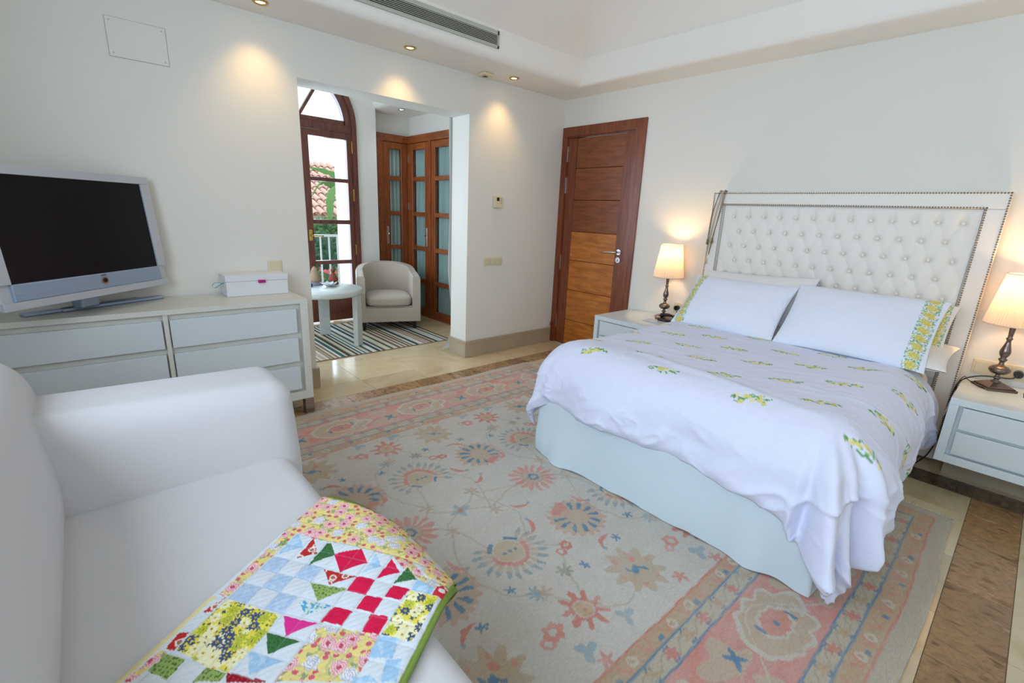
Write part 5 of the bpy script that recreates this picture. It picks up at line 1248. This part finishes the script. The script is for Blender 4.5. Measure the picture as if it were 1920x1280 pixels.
def quilt():
    q = thing('quilt', 'patchwork quilt of red, blue, green and yellow prints laid on sofa', 'quilt')
    st_ = .0023; aa = np.arange(0, .86, st_); bb = np.arange(0, .492, st_); A_, B_ = np.meshgrid(aa, bb, indexing='ij')
    C = np.zeros(A_.shape+(3,)); C[:] = LC((214, 220, 224))
    cell = lambda s_, seed: (_H[(np.floor(A_/s_).astype(int)+seed) & 255, (np.floor(B_/s_).astype(int)+seed*3) & 255])
    def voron(s_, seed):
        """distance to the jittered point of the nearest cell, plus id"""
        ia, ib = np.floor(A_/s_).astype(int), np.floor(B_/s_).astype(int); best = np.full(A_.shape, 9.); idn = np.zeros(A_.shape); ang = np.zeros(A_.shape)
        for da in (-1, 0, 1):
            for db in (-1, 0, 1):
                ca, cb = ia+da, ib+db; ja = _H[(ca*7+seed) & 255, (cb*13+seed) & 255]; jb = _H[(ca*5+seed+31) & 255, (cb*11+seed+77) & 255]
                px_, py_ = (ca+.2+.6*ja)*s_, (cb+.2+.6*jb)*s_; dd = np.hypot(A_-px_, B_-py_); m_ = dd < best
                best = np.where(m_, dd, best); idn = np.where(m_, _H[(ca*3+seed) & 255, (cb*17+seed*2) & 255], idn); ang = np.where(m_, np.arctan2(B_-py_, A_-px_), ang)
        return best, idn, ang
    v1, i1, a1 = voron(.042, 3); v2, i2, a2 = voron(.019, 9); v3, i3, a3 = voron(.0085, 5)
    def fill(polys, c): 
        m_ = np.zeros(A_.shape, bool)
        for p_ in polys: m_ |= inpoly(A_, B_, p_)
        paint(C, m_*1., c); return m_.astype(float)
    # pale blue checks
    a_ed = [.259, .304, .350, .396]; b_ed = [.048, .094, .140, .186]
    for i in range(3):
        for j in range(3):
            m_ = (A_ >= a_ed[i]) & (A_ < a_ed[i+1]) & (B_ >= b_ed[j]) & (B_ < b_ed[j+1])
            if (i+j) % 2 == 0: paint(C, m_*1., (172, 194, 218)); paint(C, m_*(fbm(A_*120, B_*120, 3, 2) > .1)*.5, (200, 214, 230))
            else: paint(C, m_*1., (212, 217, 222))
    m_ = fill(QP['F']+[[(0, 0), (0, .49), (.10, .492), (.215, .492), (.24, .464), (.196, .41), (.172, .41), (.172, .03), (.172, 0)]], (226, 208, 128))
    paint(C, m_*(np.abs(fbm(A_*28, B_*28, 3, 3)) < .06)*.55, (168, 172, 128))
    ro = m_*((v1 < .0155*(1+.16*np.cos(7*a1))) & (i1 > .28)); paint(C, ro, (222, 142, 150)); paint(C, ro*(np.sin(v1*1500+2*a1) > .1), (238, 206, 206)); paint(C, ro*(v1 < .0045), (196, 76, 96))
    ro = m_*((v1 < .0145*(1+.2*np.cos(6*a1))) & (i1 <= .28)); paint(C, ro, (226, 224, 226)); paint(C, ro*(np.sin(v1*1300+3*a1) > .3), (180, 180, 196))
    rs = m_*((v2 < .0055) & (v1 > .018) & (i2 > .45)); paint(C, rs, (208, 96, 112)); rs = m_*((v2 < .006*(1+.3*np.cos(3*a2))) & (v1 > .016) & (i2 < .3)); paint(C, rs*.8, (132, 150, 118))
    m_ = fill(QP['B'], (160, 196, 222)); paint(C, m_*(fbm(A_*60, B_*110, 3, 6) > .12)*.6, (196, 216, 230))
    m_ = fill(QP['L'], (206, 222, 228)); paint(C, m_*(v3 < .0036)*(i3 > .4), (84, 164, 200)); paint(C, m_*(v3 < .003)*(i3 < .2), (128, 178, 120))
    m_ = fill(QP['g'], (146, 172, 92)); paint(C, m_*(v3 < .0021), (74, 100, 52))
    m_ = fill(QP['G'], (62, 112, 60)); paint(C, m_*(v3 < .0019)*.7, (36, 68, 44))
    m_ = fill(QP['R'], (188, 44, 38)); v4, i4, a4 = voron(.026, 12); paint(C, m_*(v4 < .0085*(1+.1*np.cos(9*a4))), (232, 220, 214)); paint(C, m_*(v4 < .005), (200, 70, 62)); paint(C, m_*(v4 < .0022), (92, 140, 82))
    m_ = fill(QP['C'], (214, 24, 72)); paint(C, m_*(fbm(A_*200, B_*200, 2, 4) > .25)*.35, (180, 10, 56))
    fill(QP['M'], (222, 52, 140)); m_ = fill(QP['D'], (156, 20, 40)); paint(C, m_*(v3 < .0018)*.7, (200, 70, 80))
    m_ = fill(QP['Y'], (230, 214, 82)); paint(C, m_*(fbm(A_*30, B_*30, 2, 8) > .2)*.7, (244, 240, 206))
    v5, i5, a5 = voron(.024, 21)
    pet = np.cos(8*a5)*.25+1; f1 = m_*(v5 < .0105*pet)
    paint(C, f1*(i5 < .35), (66, 84, 116)); paint(C, f1*((i5 >= .35) & (i5 < .65)), (176, 186, 60)); paint(C, f1*(i5 >= .65), (238, 232, 190))
    paint(C, m_*(v5 < .003), (226, 196, 40)); paint(C, m_*(v5 < .0014), (50, 60, 80))
    paint(C, m_*((v2 < .0042*(1+.3*np.cos(6*a2))) & (v5 > .0125) & (i2 > .25)), (62, 80, 110)); paint(C, m_*((v3 < .0022) & (v5 > .012) & (i3 > .7)), (80, 96, 60))
    # seams between the strips
    seam = np.zeros(A_.shape)
    for s_ in (.172, .2145, .259, .304, .350, .396, .442, .488, .534): seam = np.maximum(seam, np.clip(1-np.abs(A_-s_)/.0018, 0, 1)*(B_ > .03))
    for s_ in (.048, .094, .140, .188, .232, .274, .320, .364, .408, .45): seam = np.maximum(seam, np.clip(1-np.abs(B_-s_)/.0018, 0, 1)*(A_ > .172)*1.)
    paint(C, seam*.28, (150, 156, 160))
    # green binding along the two outer edges and a white-yellow strip at the inner edge
    paint(C, ((A_ < .0085) | (B_ > .485))*1., (132, 156, 66)); paint(C, ((B_ < .022) & (A_ > .40))*.9, (232, 216, 150)); 
    cm = ((A_ < .262) & (A_ > .222) & (B_ > .462) & (B_ < .486)); paint(C, cm*1., (198, 48, 56)); paint(C, cm*(v4 < .008), (236, 220, 214))
    # placement on the seat and over its front edge
    O_ = np.array([-3.225, -2.121]); a_h = np.array([-.826, -.564]); b_h = np.array([.564, -.826])
    Xf = O_[0]+a_h[0]*A_+b_h[0]*B_; Yf = O_[1]+a_h[1]*A_+b_h[1]*B_; xc, r_ = -3.20, .14; ZT = .480
    qn = .0016*np.abs(np.sin((A_*.7+B_*.7)*PI/.013))**.6+.0035*fbm(A_*9, B_*9, 3, 1)-.0022*seam
    puffy = .0022*np.abs(np.sin(PI*(A_-.172)/.0455)*np.sin(PI*(B_-.048)/.0455))**.5; qn = qn+puffy
    th_ = np.clip((Xf-xc)/r_, 0, PI/2); ext = np.maximum(0, Xf-xc-r_*PI/2)
    X = np.where(Xf < xc, Xf, xc+(r_+qn)*np.sin(th_)); Z = np.where(Xf < xc, ZT+qn, ZT-r_+(r_+qn)*np.cos(th_)-ext)
    edge_ = np.minimum(np.minimum(A_, B_), .492-B_); Z = Z-.010*np.clip(1-edge_/.02, 0, 1)**2*(Xf < xc+.1)
    o = gridmesh('patchwork_top', X, Yf, Z, M['quilt'], q, C)
    # padded backing in green, a few millimetres below and slightly larger
    g = .004; aa = np.linspace(-g, .86, 90); bb = np.linspace(.014, .492+g, 60); A2, B2 = np.meshgrid(aa, bb, indexing='ij')
    Xf = O_[0]+a_h[0]*A2+b_h[0]*B2; Y2 = O_[1]+a_h[1]*A2+b_h[1]*B2; r2 = r_-.012
    th_ = np.clip((Xf-xc)/r2, 0, PI/2); ext = np.maximum(0, Xf-xc-r2*PI/2)
    X2 = np.where(Xf < xc, Xf, xc+r2*np.sin(th_)); Z2 = np.where(Xf < xc, ZT-.012, ZT-.012-r2+r2*np.cos(th_)-ext)
    bk_ = gridmesh('green_backing', X2, Y2, Z2, M['green_edge'], q); tag(bk_, 'green fabric backing'); s2 = bk_.modifiers.new('t', 'SOLIDIFY'); s2.thickness = .008; s2.offset = 1
quilt()

# ------------------------------------------------------------------ outside the balcony door
S(box('trim_4', -3.3, .3, 2.62, 3.02, -.12, -.01, M['base']))
S(box('floor', -14, 16, 2.9, 30, -3.2, -3.0, M['leafd']))
rl = thing('balcony_railing', 'white metal balcony railing outside the arched door', 'railing', (-1.85, 2.92, 0))
box('handrail', -1.1, 1.1, -.02, .02, .915, .945, M['railw'], rl, .004); box('bottom_rail', -1.1, 1.1, -.015, .015, .04, .07, M['railw'], rl)
for i in range(20): box('baluster', -1.05+.111*i-.009, -1.05+.111*i+.009, -.009, .009, .0 if i % 19 == 0 else .07, .915, M['railw'], rl)
def leafcloud(name, label, cat, c, ext, n_, m, size=.09, seed=1, flowers=0):
    root = thing(name, label, cat, (c[0], c[1], c[2]-ext[2])); rr_ = random.Random(seed); vs = []; fs = []
    def add(p, sz, vs, fs):
        d_ = Vector((rr_.gauss(0, 1), rr_.gauss(0, 1), rr_.gauss(0, 1))).normalized(); s_ = d_.orthogonal().normalized(); b0 = len(vs)
        vs += [p, p+d_*sz*.5+s_*sz*.24, p+d_*sz, p+d_*sz*.5-s_*sz*.24]; fs.append((b0, b0+1, b0+2, b0+3))
    for i in range(n_):
        u = Vector((rr_.gauss(0, 1), rr_.gauss(0, 1), rr_.gauss(0, 1))).normalized()*rr_.uniform(.65, 1.0)
        add(Vector((u.x*ext[0], u.y*ext[1], u.z*ext[2]+ext[2])), size*rr_.uniform(.6, 1.3), vs, fs)
    me = bpy.data.meshes.new(name); me.from_pydata(vs, [], fs); me.update(); o = link('foliage', me, m, root); o['kind'] = 'stuff'
    bm = bmesh.new(); bmesh.ops.create_icosphere(bm, subdivisions=3, radius=.78)
    for v_ in bm.verts: v_.co = Vector((v_.co.x*ext[0], v_.co.y*ext[1], v_.co.z*ext[2]+ext[2]))*(1)
    link('inner_branches', mesh_from(bm, 'inner'), M['leafd'], root, True)
    tube('trunk', [(0, 0, -3.0-(c[2]-ext[2])), (0, 0, ext[2]*.6)], .06, M['headc'], root)
    if flowers:
        vs, fs = [], []
        for i in range(flowers):
            u = Vector((rr_.gauss(0, 1), rr_.gauss(0, 1), rr_.gauss(0, 1))).normalized()*1.0
            for k in range(5): add(Vector((u.x*ext[0], u.y*ext[1], u.z*ext[2]+ext[2])), size*.9, vs, fs)
        me = bpy.data.meshes.new('blossoms'); me.from_pydata(vs, [], fs); me.update(); o = link('blossoms', me, M['pinkf'], root); o['kind'] = 'stuff'
leafcloud('shrub', 'dark green shrub seen through the lower balcony door panes', 'shrub', (-.28, 5.55, .33), (1.3, .6, .50), 5200, M['leafd'], .11, 2)
leafcloud('shrub', 'bright green shrub top just below the neighbouring roof', 'shrub', (.35, 7.0, .66), (1.6, .6, .42), 4200, M['leaf'], .12, 3)
leafcloud('flowering_shrub', 'low shrub with pink blossoms behind the balcony railing', 'shrub', (-.78, 4.2, -.1), (.8, .45, .42), 3000, M['leaf'], .09, 4, 60)
nb = thing('neighbour_house', 'neighbouring house with terracotta barrel tile roof beyond the shrubs', 'building', (1.0, 9.0, -3.0))
box('wall', -4, 5, .25, 6, 0, 3.95, M['ext'], nb); 
def roof():
    # barrel tiles on a plane rising away from the viewer
    y0_, y1_, z0_, z1_ = -.35, 3.2, 4.05, 5.55; L = math.hypot(y1_-y0_, z1_-z0_); uy, uz = (y1_-y0_)/L, (z1_-z0_)/L
    row = .42; bm = bmesh.new(); n_ = 0
    bbox_bm(bm, -4.4, 5.4, y0_, y1_, 3.9, 4.0)
    link('eave', mesh_from(bm, 'eave'), M['ext'], nb)
    bm = bmesh.new(); vs = [bm.verts.new((x_, y_, z_-.02)) for x_, y_, z_ in ((-4.3, y0_, z0_), (5.3, y0_, z0_), (5.3, y1_, z1_), (-4.3, y1_, z1_))]; bm.faces.new(vs); link('roof_deck', mesh_from(bm, 'deck'), M['terra'], nb)
    bm = bmesh.new(); K = 8; vs = []
    for k in range(K+1):
        a = PI*k/K; ca, sa = math.cos(a), math.sin(a)
        vs.append((bm.verts.new((.088*ca, 0, .088*sa+.02)), bm.verts.new((.070*ca, row*1.12*uy, row*1.12*uz+.070*sa))))
    for k in range(K): bm.faces.new((vs[k][0], vs[k+1][0], vs[k+1][1], vs[k][1]))
    me = mesh_from(bm, 'roof_tile'); me.materials.append(M['terra']); me.polygons.foreach_set('use_smooth', [True]*len(me.polygons))
    for i in range(22):
        for j in range(9):
            o = bpy.data.objects.new('roof_tile', me); COL.objects.link(o); o.parent = nb
            o.location = (-2.6+i*.19, y0_-.04+j*row*uy, z0_+j*row*uz)
roof()
# banana plant leaves in front of the roof
bn = thing('banana_plant', 'banana plant with long drooping leaves before the tiled roof', 'plant', (.55, 6.2, -3.0))
tube('stem', [(0, 0, 0), (.02, 0, 3.2), (.0, 0, 4.3)], [.12, .09, .05], M['leaf'], bn)
def bleaf(pts, w, cross=(0, -.3, 1)):
    """long blade with a raised midrib and torn edges"""
    P_ = smoothpath(pts, 8); n_ = len(P_); vs = []; fs = []; cr = Vector(cross).normalized(); rr_ = random.Random(int(w*1000))
    for i, p in enumerate(P_):
        t_ = i/(n_-1); ww = w*math.sin(PI*min(1, .05+t_*.95))**.7*(1 if i % 4 else .72)
        vs += [p-cr*ww+Vector((0, 0, -.25*ww)), p+Vector((0, -.01, .015)), p+cr*ww+Vector((0, 0, -.25*ww))]
    for i in range(n_-1):
        for j in range(2): fs.append((3*i+j, 3*i+j+1, 3*i+4+j, 3*i+3+j))
    me = bpy.data.meshes.new('leaf'); me.from_pydata(vs, [], fs); me.update(); link('leaf', me, M['banana'], bn, False)
bleaf([(0, 0, 4.3), (-.2, -.05, 4.78), (-.5, -.1, 4.93), (-.85, -.1, 4.98)], .06)
bleaf([(0, 0, 4.1), (-.28, -.1, 4.66), (-.46, -.15, 4.62), (-.54, -.2, 4.35), (-.56, -.2, 3.95)], .11, (1, -.2, .35))
bleaf([(0, 0, 4.2), (-.35, .1, 4.72), (-.62, .0, 4.74), (-.82, 0, 4.45)], .09, (.7, -.2, .7))
bleaf([(0, 0, 4.1), (.2, -.1, 4.6), (.5, -.1, 4.85)], .10)
